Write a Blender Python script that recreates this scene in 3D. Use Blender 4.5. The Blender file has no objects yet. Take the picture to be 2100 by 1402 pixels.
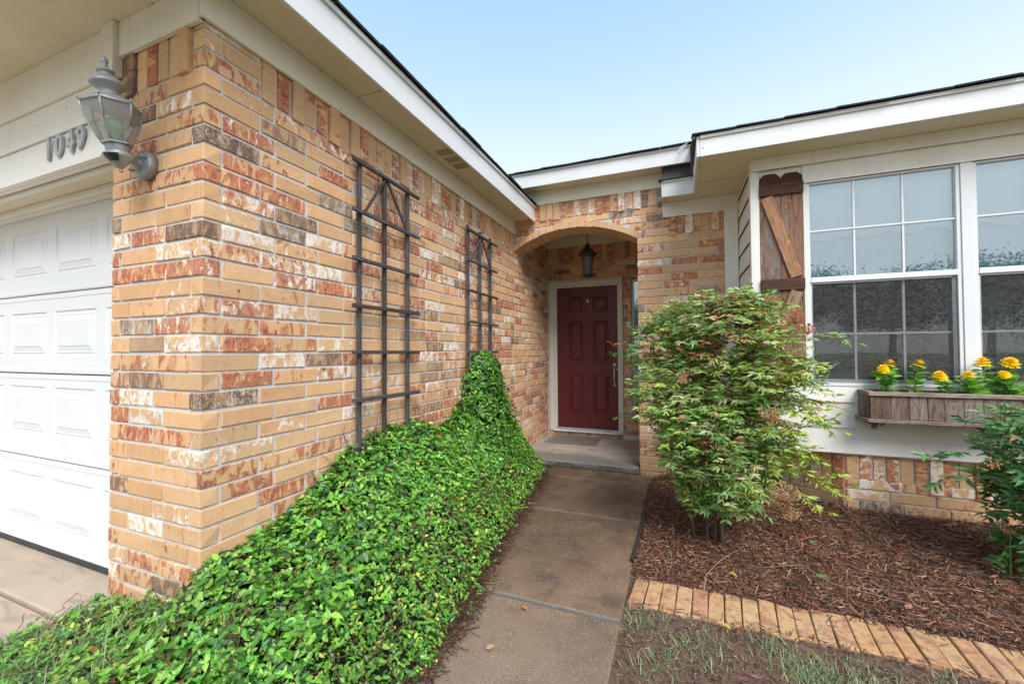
import bpy, bmesh, math, random
import numpy as np
from mathutils import Vector, Matrix, Euler
R = math.radians
random.seed(7)
rng = np.random.default_rng(11)
scene = bpy.context.scene
col = scene.collection

# ------------------------------------------------------------------ camera
cam_d = bpy.data.cameras.new('camera')
cam = bpy.data.objects.new('camera', cam_d)
col.objects.link(cam)
CAM = Vector((1.7773, -1.0735, 0.8644))
YAW, PITCH, ROLL = R(21.9405), R(1.1288), R(-0.3345)
_F = Vector((-math.sin(YAW), math.cos(YAW), 0)); _Rt = Vector((math.cos(YAW), math.sin(YAW), 0)); _U = Vector((0, 0, 1))
_F2 = _F * math.cos(PITCH) + _U * math.sin(PITCH); _U2 = _U * math.cos(PITCH) - _F * math.sin(PITCH)
_R3 = _Rt * math.cos(ROLL) + _U2 * math.sin(ROLL); _U3 = _U2 * math.cos(ROLL) - _Rt * math.sin(ROLL)
M = Matrix((( _R3.x, _U3.x, -_F2.x, CAM.x), (_R3.y, _U3.y, -_F2.y, CAM.y), (_R3.z, _U3.z, -_F2.z, CAM.z), (0, 0, 0, 1)))
cam.matrix_world = M
cam_d.sensor_width = 36.0
cam_d.lens = 36.0 * 847.84 / 2100.0
cam_d.clip_start = 0.02
cam_d.clip_end = 600
scene.camera = cam

# ------------------------------------------------------------------ sky, sun, exposure
SUN_EL, SUN_AZ = R(46), R(142)      # azimuth measured from +Y (north) clockwise
world = bpy.data.worlds.new('World'); scene.world = world
world.use_nodes = True
wn = world.node_tree.nodes; wl = world.node_tree.links
for n in list(wn): wn.remove(n)
sky = wn.new('ShaderNodeTexSky'); sky.sky_type = 'NISHITA'
sky.sun_disc = False
sky.sun_elevation = SUN_EL; sky.sun_rotation = SUN_AZ
sky.air_density = 1.0; sky.dust_density = 1.5; sky.ozone_density = 2.0
bg = wn.new('ShaderNodeBackground'); bg.inputs['Strength'].default_value = 0.15
wo = wn.new('ShaderNodeOutputWorld')
# thin bright cloud veil, whitest toward the horizon all the way round
tcw = wn.new('ShaderNodeTexCoord'); sxw = wn.new('ShaderNodeSeparateXYZ'); wl.new(tcw.outputs['Generated'], sxw.inputs[0])
mrw = wn.new('ShaderNodeMapRange'); mrw.interpolation_type = 'SMOOTHSTEP'
wl.new(sxw.outputs['Z'], mrw.inputs[0]); mrw.inputs[1].default_value = .12; mrw.inputs[2].default_value = .82; mrw.inputs[3].default_value = .94; mrw.inputs[4].default_value = .55
veil = wn.new('ShaderNodeMix'); veil.data_type = 'RGBA'; wl.new(mrw.outputs[0], veil.inputs[0]); wl.new(sky.outputs[0], veil.inputs[6]); 
mr2 = wn.new('ShaderNodeMapRange'); mr2.interpolation_type = 'SMOOTHSTEP'; wl.new(sxw.outputs['Z'], mr2.inputs[0]); mr2.inputs[1].default_value = .16; mr2.inputs[2].default_value = .78
vcol = wn.new('ShaderNodeMix'); vcol.data_type = 'RGBA'; wl.new(mr2.outputs[0], vcol.inputs[0]); vcol.inputs[6].default_value = (2.85, 2.88, 2.86, 1); vcol.inputs[7].default_value = (1.15, 2.0, 2.95, 1)
wl.new(vcol.outputs[2], veil.inputs[7])
wl.new(veil.outputs[2], bg.inputs['Color']); wl.new(bg.outputs[0], wo.inputs['Surface'])
sun_d = bpy.data.lights.new('sun', 'SUN'); sun_d.energy = 1.3; sun_d.angle = R(32); sun_d.color = (1, .98, .95)
sun = bpy.data.objects.new('sun', sun_d); col.objects.link(sun)
sdir = Vector((math.sin(SUN_AZ) * math.cos(SUN_EL), math.cos(SUN_AZ) * math.cos(SUN_EL), math.sin(SUN_EL)))
sun.rotation_euler = sdir.to_track_quat('Z', 'Y').to_euler()
scene.view_settings.view_transform = 'Standard'
scene.view_settings.look = 'None'
scene.view_settings.gamma = 1.0
scene.view_settings.use_curve_mapping = False
scene.view_settings.exposure = 1.42
scene.cycles.max_bounces = 10
scene.cycles.diffuse_bounces = 8

# ------------------------------------------------------------------ node helpers
class NT:
    def __init__(s, name):
        s.m = bpy.data.materials.new(name); s.m.use_nodes = True
        s.t = s.m.node_tree; s.n = s.t.nodes; s.l = s.t.links
        for n in list(s.n): s.n.remove(n)
        s.out = s.n.new('ShaderNodeOutputMaterial')
    def new(s, typ, **kw):
        nd = s.n.new(typ)
        for k, v in kw.items():
            if k.startswith('_'):
                setattr(nd, k[1:], v)
            else:
                nd.inputs[k.replace('__', ' ')].default_value = v
        return nd
    def link(s, a, b): s.l.new(a, b)
    def inp(s, sock, v):
        if hasattr(v, 'is_output') or isinstance(v, bpy.types.NodeSocket): s.l.new(v, sock)
        else: sock.default_value = v
    def math(s, op, a, b=0.0, clamp=False, c=None):
        nd = s.n.new('ShaderNodeMath'); nd.operation = op; nd.use_clamp = clamp
        s.inp(nd.inputs[0], a); s.inp(nd.inputs[1], b)
        if c is not None: s.inp(nd.inputs[2], c)
        return nd.outputs[0]
    def mix(s, f, a, b, blend='MIX'):
        nd = s.n.new('ShaderNodeMix'); nd.data_type = 'RGBA'; nd.blend_type = blend
        s.inp(nd.inputs[0], f)
        for sk, v in ((nd.inputs[6], a), (nd.inputs[7], b)):
            if isinstance(v, tuple): sk.default_value = (*v, 1) if len(v) == 3 else v
            else: s.l.new(v, sk)
        return nd.outputs[2]
    def noise(s, vec, scale, detail=3, rough=.55, dist=0, dim='3D'):
        nd = s.n.new('ShaderNodeTexNoise'); nd.noise_dimensions = dim
        nd.inputs['Scale'].default_value = scale; nd.inputs['Detail'].default_value = detail
        nd.inputs['Roughness'].default_value = rough; nd.inputs['Distortion'].default_value = dist
        if vec is not None: s.l.new(vec, nd.inputs['Vector'])
        return nd.outputs['Fac']
    def scale(s, vec, sc):
        nd = s.n.new('ShaderNodeVectorMath'); nd.operation = 'MULTIPLY'
        s.l.new(vec, nd.inputs[0]); nd.inputs[1].default_value = sc
        return nd.outputs[0]
    def smooth(s, v, a, b):
        nd = s.n.new('ShaderNodeMapRange'); nd.interpolation_type = 'SMOOTHSTEP'
        s.inp(nd.inputs[0], v); s.inp(nd.inputs[1], a); s.inp(nd.inputs[2], b)
        return nd.outputs[0]
    def bump(s, h, strength=.3, dist=.01, normal=None):
        nd = s.n.new('ShaderNodeBump'); nd.inputs['Strength'].default_value = strength; nd.inputs['Distance'].default_value = dist
        s.l.new(h, nd.inputs['Height'])
        if normal is not None: s.l.new(normal, nd.inputs['Normal'])
        return nd.outputs[0]
    def pbsdf(s, color, rough=.6, normal=None, metal=0, spec=.5):
        p = s.n.new('ShaderNodeBsdfPrincipled')
        if isinstance(color, tuple): p.inputs['Base Color'].default_value = (*color[:3], 1)
        else: s.l.new(color, p.inputs['Base Color'])
        s.inp(p.inputs['Roughness'], rough); p.inputs['Metallic'].default_value = metal
        p.inputs['Specular IOR Level'].default_value = spec
        if normal is not None: s.l.new(normal, p.inputs['Normal'])
        return p
    def fin(s, sh):
        s.l.new(sh.outputs[0] if hasattr(sh, 'outputs') else sh, s.out.inputs['Surface']); return s.m
    def coord(s, which='Object'):
        return s.n.new('ShaderNodeTexCoord').outputs[which]
    def pos(s): return s.n.new('ShaderNodeNewGeometry').outputs['Position']
    def seed(s):
        a = s.n.new('ShaderNodeObjectInfo').outputs['Random']
        b = s.n.new('ShaderNodeNewGeometry').outputs['Random Per Island']
        return s.math('FRACT', s.math('ADD', a, b))
    def rnd(s, seed, k):
        return s.math('FRACT', s.math('MULTIPLY', s.math('ADD', seed, k * .1371), 917.31 + 53.7 * k))
    def shift(s, vec, seed, k=43.0):
        nd = s.n.new('ShaderNodeVectorMath'); nd.operation = 'ADD'
        s.l.new(vec, nd.inputs[0])
        cb = s.n.new('ShaderNodeCombineXYZ'); s.l.new(s.math('MULTIPLY', seed, k), cb.inputs[0]); s.l.new(s.math('MULTIPLY', seed, k * .7), cb.inputs[2])
        s.l.new(cb.outputs[0], nd.inputs[1]); return nd.outputs[0]
    def sep(s, vec):
        nd = s.n.new('ShaderNodeSeparateXYZ'); s.l.new(vec, nd.inputs[0]); return nd.outputs

# ------------------------------------------------------------------ materials
def mat_brick(flat=False, plain=0.0):
    t = NT('brick_clay' + ('_flat' if flat else '') + ('_plain' if plain else ''))
    sd = t.seed(); v = t.shift(t.coord(), sd)
    r1, r2, r3, r4 = (t.rnd(sd, k) for k in (1, 2, 3, 4))
    base = t.mix(r1, (.70, .445, .245), (.68, .385, .20))
    base = t.mix(t.smooth(r4, .62, .9), base, (.63, .41, .24))
    tone = t.noise(v, 9, 4, .6)
    base = t.mix(t.math('MULTIPLY', t.smooth(tone, .35, .75), .45), base, (.74, .50, .27))
    # vertical drag streaks
    sv = t.scale(v, (26, 26, 11)) if not flat else t.scale(v, (14, 16, 30))
    n1 = t.noise(sv, 1.0, 4, .6, .7)
    n2 = t.noise(t.scale(v, (19, 19, 14)), 1.0, 6, .66, 1.2)
    n3 = t.noise(t.scale(v, (30, 30, 17)), 1.0, 4, .55, 2.4)
    fine = t.noise(t.scale(v, (210, 210, 90)), 1.0, 3, .7)
    # pale lime smear
    th = t.math('SUBTRACT', .80, t.math('MULTIPLY', t.smooth(r2, .34, 1.0), .36 * (1 - plain)))
    wm = t.smooth(t.math('SUBTRACT', n2, th), -.01, .10)
    base = t.mix(t.math('MULTIPLY', wm, .92), base, (.86, .81, .74))
    # red flashing
    th = t.math('SUBTRACT', .76, t.math('MULTIPLY', t.smooth(r3, .12, 1.0), .33 * (1 - plain * .8)))
    rm = t.smooth(t.math('SUBTRACT', n1, th), -.012, .03)
    red = t.mix(t.smooth(n3, .45, .62), (.52, .155, .080), (.29, .095, .072))
    base = t.mix(t.math('MULTIPLY', rm, t.math('ADD', .45, t.math('MULTIPLY', n3, .8), True)), base, red)
    # yellow and pink drift along each brick
    base = t.mix(t.math('MULTIPLY', t.smooth(t.noise(v, 13, 3), .48, .68), .4), base, (.70, .43, .18))
    base = t.mix(t.math('MULTIPLY', t.smooth(t.noise(v, 17, 3, .6, .5), .52, .70), .45), base, (.68, .36, .20))
    # crawling brown-red glaze lines
    ln = t.math('ABSOLUTE', t.math('SUBTRACT', n3, t.math('ADD', .5, t.math('MULTIPLY', t.math('SUBTRACT', r1, .5), .12))))
    lm = t.math('MULTIPLY', t.math('SUBTRACT', 1.0, t.smooth(ln, .002, .018)), t.smooth(t.math('ADD', n1, t.math('MULTIPLY', r3, .12)), .46, .60))
    base = t.mix(t.math('MULTIPLY', lm, .7), base, t.mix(t.math('GREATER_THAN', r2, .5), (.45, .12, .05), (.30, .17, .10)))
    # iron-dark mottled bricks
    dk = t.smooth(r4, .0, .12 * (1 - plain) + .0001); dk = t.math('SUBTRACT', 1.0, dk)
    dm = t.math('MULTIPLY', t.smooth(t.math('ADD', t.math('MULTIPLY', fine, .5), t.math('MULTIPLY', n1, .5)), .41, .56), t.math('GREATER_THAN', dk, .15))
    base = t.mix(t.math('MULTIPLY', dm, t.math('ADD', .35, r1, True)), t.mix(t.math('MULTIPLY', dk, .55), base, (.40, .28, .19)), (.165, .115, .088))
    # fired-clay tone: every brick a little lighter or darker
    base = t.mix(.30, base, t.mix(1.0, base, t.mix(t.rnd(sd, 6), (.62, .60, .58), (1.30, 1.28, 1.24)), 'MULTIPLY'))
    # chipped paler arrises and sooty smears
    sm = t.noise(t.scale(t.pos(), (3, 3, 5)), 1, 5, .65)
    base = t.mix(t.math('MULTIPLY', t.smooth(sm, .55, .75), .28), base, (.36, .24, .15))
    zz_ = t.sep(t.pos())[2]
    base = t.mix(t.math('MULTIPLY', t.smooth(t.math('ADD', zz_, t.math('MULTIPLY', sm, .5)), .12, -.22), .45), base, (.30, .19, .12))
    # pits
    pit = t.smooth(t.noise(v, 160, 2, .5), .70, .76)
    base = t.mix(t.math('MULTIPLY', pit, .6), base, (.18, .09, .05))
    hh = t.math('ADD', t.math('MULTIPLY', n2, .8), t.math('ADD', t.math('MULTIPLY', fine, .45), t.math('MULTIPLY', pit, -.8)))
    return t.fin(t.pbsdf(base, .85, t.bump(hh, .45, .006), spec=.25))

def mat_mortar():
    t = NT('mortar'); v = t.pos()
    c = t.mix(t.noise(v, 7, 4), (.56, .55, .53), (.66, .65, .63))
    c = t.mix(t.smooth(t.noise(v, 150, 2), .5, .8), c, (.36, .33, .29))
    return t.fin(t.pbsdf(c, .95, t.bump(t.noise(v, 120, 3, .7), .5, .004), spec=.2))

def mat_paint(name, c1, c2=None, grain='x', gs=.10, rough=.5, dirt=.25, fly=True):
    t = NT(name); v = t.pos()
    c2 = c2 or tuple(x * .93 for x in c1)
    c = t.mix(t.smooth(t.noise(v, 2.2, 4, .6), .35, .7), c1, c2)
    c = t.mix(t.math('MULTIPLY', t.smooth(t.noise(v, 11, 5, .65), .55, .78), dirt), c, (.36, .31, .22))
    st = t.noise(t.scale(v, (26, 26, 1.6)), 1, 4, .6)
    c = t.mix(t.math('MULTIPLY', t.smooth(st, .52, .76), dirt * 1.1), c, (.45, .41, .33))
    if fly:   # tiny nail heads / specks
        c = t.mix(t.math('MULTIPLY', t.math('SUBTRACT', 1.0, t.smooth(vor(t, v, 9), .035, .055)), t.math('GREATER_THAN', t.noise(v, 5, 1), .56)), c, (.17, .13, .09))
    sc = {'x': (3, 60, 60), 'y': (60, 3, 60), 'z': (60, 60, 3), 'n': (40, 40, 40)}[grain]
    g = t.noise(t.scale(v, sc), 1.0, 4, .6, 1.2)
    return t.fin(t.pbsdf(c, rough, t.bump(g, gs, .01), spec=.35))

def vor(t, v, s):
    nd = t.n.new('ShaderNodeTexVoronoi'); nd.inputs['Scale'].default_value = s
    t.l.new(v, nd.inputs['Vector']); return nd.outputs['Distance']

def mat_simple(name, c, rough=.5, metal=0, bs=0, bscale=60, spec=.5, c2=None):
    t = NT(name); v = t.pos()
    cc = t.mix(t.smooth(t.noise(v, 14, 4), .35, .7), c, c2 or tuple(x * .8 for x in c))
    nrm = t.bump(t.noise(v, bscale, 3, .6), bs, .01) if bs else None
    return t.fin(t.pbsdf(cc, rough, nrm, metal, spec))

def mat_wood(name, ca, cb, cc, axis='z', rough=.8, fade=None):
    """weathered boards; grain runs along local axis"""
    t = NT(name); sd = t.seed(); v = t.shift(t.coord(), sd, 19)
    st = {'x': (4, 46, 46), 'y': (46, 4, 46), 'z': (46, 46, 4)}[axis]
    st2 = {'x': (2, 13, 13), 'y': (13, 2, 13), 'z': (13, 13, 2)}[axis]
    g = t.noise(t.scale(v, st), 1, 5, .62, .9)
    w = t.noise(t.scale(v, st2), 1, 3, .5, 1.5)
    ring = t.math('FRACT', t.math('MULTIPLY', w, 9.0))
    ring = t.math('ABSOLUTE', t.math('SUBTRACT', ring, .5))
    c = t.mix(t.smooth(t.math('ADD', w, t.math('MULTIPLY', t.math('SUBTRACT', t.rnd(sd, 3), .5), .5)), .35, .65), ca, cb)
    c = t.mix(t.math('MULTIPLY', t.smooth(ring, .22, .5), .55), c, cc)
    c = t.mix(t.math('MULTIPLY', t.smooth(g, .55, .72), .8), c, tuple(x * .45 for x in cc))
    c = t.mix(t.math('MULTIPLY', t.smooth(g, .5, .30), .4), c, tuple(min(1, x * 1.5) for x in ca))
    h = t.math('ADD', g, t.math('MULTIPLY', ring, .6))
    return t.fin(t.pbsdf(c, rough, t.bump(h, .7, .006), spec=.25))

def mat_leaf(name, trans=.25, rough=.36, veinc=1.35):
    t = NT(name)
    a = t.n.new('ShaderNodeAttribute'); a.attribute_name = 'tint'
    vn = t.n.new('ShaderNodeAttribute'); vn.attribute_name = 'vein'
    c = a.outputs['Color']
    lite = t.mix(1.0, c, (veinc, veinc, veinc * .9), 'MULTIPLY')
    c2 = t.mix(t.smooth(vn.outputs['Fac'], .78, .97), c, lite)
    v = t.pos()
    c2 = t.mix(t.math('MULTIPLY', t.smooth(t.noise(v, 60, 3), .45, .75), .25), c2, t.mix(1.0, c2, (.6, .65, .5), 'MULTIPLY'))
    p = t.pbsdf(c2, rough, t.bump(t.noise(v, 130, 2), .15, .004), spec=.5)
    tr = t.n.new('ShaderNodeBsdfTranslucent')
    t.l.new(t.mix(1.0, c2, (1.25, 1.3, .6), 'MULTIPLY'), tr.inputs['Color'])
    mx = t.n.new('ShaderNodeMixShader'); mx.inputs[0].default_value = trans
    t.l.new(p.outputs[0], mx.inputs[1]); t.l.new(tr.outputs[0], mx.inputs[2])
    return t.fin(mx)

def mat_tint(name, rough=.8, bs=.3):
    t = NT(name)
    a = t.n.new('ShaderNodeAttribute'); a.attribute_name = 'tint'
    v = t.pos()
    c = t.mix(t.math('MULTIPLY', t.smooth(t.noise(t.scale(v, (90, 90, 90)), 1, 3), .4, .7), .5), a.outputs['Color'], t.mix(1.0, a.outputs['Color'], (.45, .42, .4), 'MULTIPLY'))
    return t.fin(t.pbsdf(c, rough, t.bump(t.noise(v, 200, 3), bs, .004), spec=.35))

def mat_path():
    t = NT('exposed_aggregate'); v = t.pos()
    big = t.noise(v, 1.3, 4, .6); mid = t.noise(v, 6, 4, .6)
    c = t.mix(t.smooth(big, .35, .65), (.225, .142, .084), (.135, .084, .050))
    c = t.mix(t.math('MULTIPLY', t.smooth(mid, .48, .70), .6), c, (.075, .050, .034))
    c = t.mix(t.math('MULTIPLY', t.smooth(t.noise(v, 2.6, 5, .7, 1.0), .52, .70), .45), c, (.29, .185, .11))
    y = t.sep(v)
    # drier, paler near the street end
    c = t.mix(t.math('MULTIPLY', t.smooth(t.math('ADD', y[1], t.math('MULTIPLY', mid, .8)), 1.7, .7), .55), c, (.31, .235, .165))
    vo = t.n.new('ShaderNodeTexVoronoi'); vo.inputs['Scale'].default_value = 170; t.l.new(v, vo.inputs['Vector'])
    rc = t.sep(vo.outputs['Color'])
    peb = t.math('MULTIPLY', t.smooth(vo.outputs['Distance'], .45, .25), t.math('MULTIPLY', t.smooth(rc[0], .45, .78), t.smooth(t.noise(v, 7, 4, .7), .30, .62)))
    pc = t.mix(rc[1], (.58, .46, .32), (.50, .45, .40))
    c = t.mix(t.math('MULTIPLY', peb, .85), c, pc)
    dkp = t.math('MULTIPLY', t.smooth(vo.outputs['Distance'], .5, .3), t.smooth(rc[2], .78, .95))
    c = t.mix(t.math('MULTIPLY', dkp, .6), c, (.03, .022, .018))
    # soil staining along the edges
    edge = t.math('MAXIMUM', t.smooth(t.math('ADD', y[0], t.math('MULTIPLY', mid, .22)), 1.0, .66), 0.0)
    c = t.mix(t.math('MULTIPLY', edge, .6), c, (.085, .048, .030))
    h = t.math('ADD', t.math('MULTIPLY', t.smooth(vo.outputs['Distance'], .6, .1), .6), t.noise(v, 90, 3))
    ro = t.math('ADD', .42, t.math('MULTIPLY', mid, .4))
    return t.fin(t.pbsdf(c, ro, t.bump(h, .55, .004), spec=.4))

def mat_concrete(name, c1, c2, c3, sc=1.0, edge=False):
    t = NT(name); v = t.pos()
    a = t.noise(v, 1.8 * sc, 5, .62, .4); b = t.noise(t.scale(v, (3, 9, 3)), 1 * sc, 5, .65, .8)
    c = t.mix(t.smooth(a, .38, .62), c1, c2)
    c = t.mix(t.math('MULTIPLY', t.smooth(b, .50, .70), .7), c, c3)
    if edge: c = t.mix(t.math('MULTIPLY', t.smooth(t.math('ADD', t.sep(v)[1], t.math('MULTIPLY', a, -.7)), 3.42, 3.20), .75), c, c3)
    c = t.mix(t.math('MULTIPLY', t.smooth(t.noise(v, 120, 3), .6, .75), .4), c, tuple(x * .5 for x in c3))
    return t.fin(t.pbsdf(c, .8, t.bump(t.noise(v, 70, 5, .7), .3, .005), spec=.3))

def mat_ground():
    t = NT('soil'); v = t.pos()
    c = t.mix(t.noise(v, 9, 5, .7), (.13, .078, .054), (.23, .145, .10))
    c = t.mix(t.math('MULTIPLY', t.smooth(t.noise(v, 45, 4, .7), .5, .7), .5), c, (.30, .21, .15))
    y = t.sep(v)
    far = t.math('MAXIMUM', t.smooth(y[1], -2.2, -3.2), t.smooth(t.math('ABSOLUTE', y[0]), 7, 9))
    c = t.mix(far, c, t.mix(t.noise(v, 3, 5), (.12, .15, .06), (.19, .19, .10)))
    h = t.math('ADD', t.noise(v, 60, 5, .75), t.math('MULTIPLY', t.noise(v, 14, 3), .8))
    return t.fin(t.pbsdf(c, .95, t.bump(h, .9, .015), spec=.15))

M_BRICK = mat_brick(); 
def mat_paver():
    t = NT('worn_edging_brick'); sd = t.seed(); v = t.shift(t.coord(), sd)
    c = t.mix(t.rnd(sd, 1), (.56, .355, .18), (.54, .30, .135))
    c = t.mix(t.math('MULTIPLY', t.smooth(t.noise(v, 9, 4, .6), .50, .72), .5), c, (.56, .25, .09))
    a = t.math('MULTIPLY', t.smooth(t.noise(v, 11, 4, .6, .6), t.math('SUBTRACT', .60, t.math('MULTIPLY', t.rnd(sd, 2), .30)), .66), .75)
    c = t.mix(a, c, t.mix(t.rnd(sd, 4), (.30, .13, .10), (.46, .17, .11)))
    c = t.mix(t.math('MULTIPLY', t.smooth(t.noise(v, 15, 5, .7, .4), .52, .72), .45), c, (.64, .50, .34))
    c = t.mix(t.math('MULTIPLY', t.smooth(t.noise(t.pos(), 22, 5, .72), .46, .66), .6), c, (.20, .12, .08))
    pit = t.smooth(t.noise(v, 130, 3, .6), .60, .72)
    c = t.mix(t.math('MULTIPLY', pit, .55), c, (.10, .06, .04))
    return t.fin(t.pbsdf(c, .9, t.bump(t.math('SUBTRACT', t.noise(v, 60, 4), pit), .5, .005), spec=.2))
M_PAVER = mat_paver(); M_ROWLOCK = mat_brick(False, .8)
M_MORTAR = mat_mortar()
CREAM = (.66, .62, .50)
M_SOFFIT = mat_paint('soffit_paint', (.76, .67, .51), (.70, .61, .45), 'y', .08, .6, .22)
M_CREAM_X = mat_paint('cream_board_x', (.82, .79, .72), (.78, .74, .66), 'x', .22, .5, .15)
M_CREAM_Y = mat_paint('cream_board_y', (.82, .785, .71), (.78, .735, .65), 'y', .22, .5, .15)
M_CREAM_Z = mat_paint('cream_board_z', (.80, .775, .72), (.76, .73, .66), 'z', .18, .5, .12)
M_WHITE_X = mat_paint('white_fascia_x', (.74, .745, .735), (.70, .705, .69), 'x', .20, .45, .10)
M_WHITE_Y = mat_paint('white_fascia_y', (.74, .745, .735), (.70, .705, .69), 'y', .20, .45, .10)
M_GDOOR = mat_paint('garage_door_white', (.74, .745, .75), (.72, .725, .73), 'x', .10, .38, .04, False)
M_VINYL = mat_paint('white_vinyl', (.75, .755, .755), (.73, .735, .735), 'n', .02, .3, .05, False)
M_GROOVE = mat_simple('shadow_gap', (.03, .026, .02), .9)
M_SHINGLE = mat_simple('asphalt_shingle', (.055, .055, .06), .95, bs=.8, bscale=240, spec=.2)
M_FLASH = mat_simple('dark_flashing', (.05, .048, .048), .6)
M_CEIL = mat_paint('porch_ceiling', (.60, .56, .44), (.56, .51, .40), 'n', .03, .6, .15, False)
M_DOORFR = mat_paint('door_trim', (.68, .655, .575), (.64, .61, .52), 'z', .06, .45, .1, False)
M_PATH = mat_path()
M_PORCH = mat_concrete('porch_concrete', (.46, .39, .32), (.34, .29, .25), (.16, .145, .125), 1.0, True)
M_DRIVE = mat_concrete('driveway_concrete', (.47, .37, .27), (.40, .32, .235), (.27, .22, .17))
M_SOIL = mat_ground()
M_JOINT = mat_simple('joint_filler', (.17, .165, .16), .8, bs=.4)
def mat_door():
    t = NT('maroon_door'); v = t.pos()
    g = t.noise(t.scale(v, (70, 70, 5)), 1, 4, .6, 1.6)
    c = t.mix(t.smooth(g, .3, .7), (.122, .012, .020), (.092, .010, .015))
    c = t.mix(t.math('MULTIPLY', t.smooth(t.noise(v, 3, 3), .5, .75), .3), c, (.15, .03, .035))
    c = t.mix(t.math('MULTIPLY', t.math('SUBTRACT', 1.0, t.smooth(vor(t, v, 8), .03, .05)), t.math('GREATER_THAN', t.noise(v, 4, 1), .55)), c, (.35, .22, .2))
    return t.fin(t.pbsdf(c, .42, t.bump(g, .35, .006), spec=.5))
M_DOOR = mat_door()
M_NICKEL = mat_simple('satin_nickel', (.70, .68, .64), .3, .45)
M_ALU = mat_simple('mill_aluminium', (.55, .56, .57), .45, .6)
M_PEWTER = mat_simple('pewter_lamp_paint', (.27, .285, .30), .38, .35, bs=.3, bscale=180, c2=(.36, .37, .37))
M_DARKLENS = mat_simple('sensor_lens', (.03, .03, .04), .2)
M_RUST = mat_simple('aged_iron', (.045, .038, .032), .55, .3, bs=.3, bscale=120)
M_DIGIT = mat_simple('brushed_digit', (.42, .43, .44), .4, .4)
M_TRELLIS = mat_wood('dark_stained_lath', (.075, .058, .052), (.10, .095, .10), (.040, .026, .022), 'z', .6)
M_TRELLIS_Y = mat_wood('dark_stained_rung', (.075, .055, .048), (.10, .095, .10), (.040, .024, .020), 'y', .6)
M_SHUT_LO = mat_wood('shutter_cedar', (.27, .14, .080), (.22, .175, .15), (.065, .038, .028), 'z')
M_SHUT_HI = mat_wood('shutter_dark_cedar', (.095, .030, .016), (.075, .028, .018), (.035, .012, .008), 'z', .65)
M_SHUT_RAIL = mat_wood('shutter_rail_cedar', (.085, .035, .022), (.11, .065, .045), (.03, .014, .01), 'x', .7)
M_SHUT_BR = mat_wood('shutter_brace_cedar', (.38, .20, .11), (.30, .195, .135), (.11, .058, .036), 'z')
M_PLANK_Z = mat_wood('grey_cedar_slat', (.25, .195, .16), (.15, .095, .068), (.060, .036, .026), 'z')
M_PLANK_X = mat_wood('grey_cedar_rail', (.34, .26, .21), (.25, .185, .145), (.11, .075, .055), 'x')
M_SOILBOX = mat_simple('potting_soil', (.05, .032, .024), .95, bs=.9, bscale=90)
M_LEAF = mat_leaf('ivy_leaf', .24, .38, 1.5)
M_NAND = mat_leaf('nandina_leaf', .22, .42, 1.4)
M_STEM = mat_simple('reddish_stem', (.15, .065, .04), .7)
M_CANE = mat_simple('brown_cane', (.16, .115, .080), .85, bs=.6, bscale=70)
M_BERRY = mat_simple('red_berry', (.45, .08, .045), .4, c2=(.52, .20, .08))
M_TANBERRY = mat_simple('tan_berry', (.50, .30, .13), .5, c2=(.36, .17, .07))
M_MULCH = mat_tint('shredded_bark', .85)
M_GRASS = mat_tint('grass_blade', .5, .1)
M_PETAL = mat_leaf('zinnia_petal', .35, .55, 1.0)
M_RUBBER = mat_simple('black_rubber', (.035, .036, .038), .5, bs=.2)

def mat_glass(name, refl=.16, tint=(.93, .97, .97)):
    t = NT(name)
    tr = t.n.new('ShaderNodeBsdfTransparent'); tr.inputs[0].default_value = (*tint, 1)
    gl = t.n.new('ShaderNodeBsdfGlossy'); gl.inputs['Roughness'].default_value = .015; gl.inputs[0].default_value = (1, 1, 1, 1)
    fr = t.n.new('ShaderNodeFresnel'); fr.inputs['IOR'].default_value = 1.5
    f = t.math('ADD', t.math('MULTIPLY', fr.outputs[0], 1.2), refl, clamp=True)
    nb = t.bump(t.noise(t.pos(), 1.6, 1), .04, .02)
    t.l.new(nb, gl.inputs['Normal'])
    mx = t.n.new('ShaderNodeMixShader'); t.l.new(f, mx.inputs[0])
    t.l.new(tr.outputs[0], mx.inputs[1]); t.l.new(gl.outputs[0], mx.inputs[2])
    return t.fin(mx)
M_GLASS = mat_glass('window_glass', .12, (.88, .96, .99))
def mat_lampglass():
    t = NT('smoky_lamp_glass')
    tr = t.n.new('ShaderNodeBsdfTransparent'); tr.inputs[0].default_value = (.74, .73, .69, 1)
    p = t.pbsdf((.50, .49, .45), .18, None, 0, .5)
    mx = t.n.new('ShaderNodeMixShader'); mx.inputs[0].default_value = .34
    t.l.new(tr.outputs[0], mx.inputs[1]); t.l.new(p.outputs[0], mx.inputs[2]); return t.fin(mx)
M_LAMPGLASS = mat_lampglass()
def mat_seeded():
    t = NT('seeded_glass'); v = t.pos()
    tr = t.n.new('ShaderNodeBsdfTransparent'); tr.inputs[0].default_value = (.55, .54, .52, 1)
    p = t.pbsdf((.20, .20, .195), .15, t.bump(t.smooth(vor(t, v, 130), .1, .4), .9, .004))
    mx = t.n.new('ShaderNodeMixShader'); mx.inputs[0].default_value = .6
    t.l.new(tr.outputs[0], mx.inputs[1]); t.l.new(p.outputs[0], mx.inputs[2]); return t.fin(mx)
M_SEEDED = mat_seeded()
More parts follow.
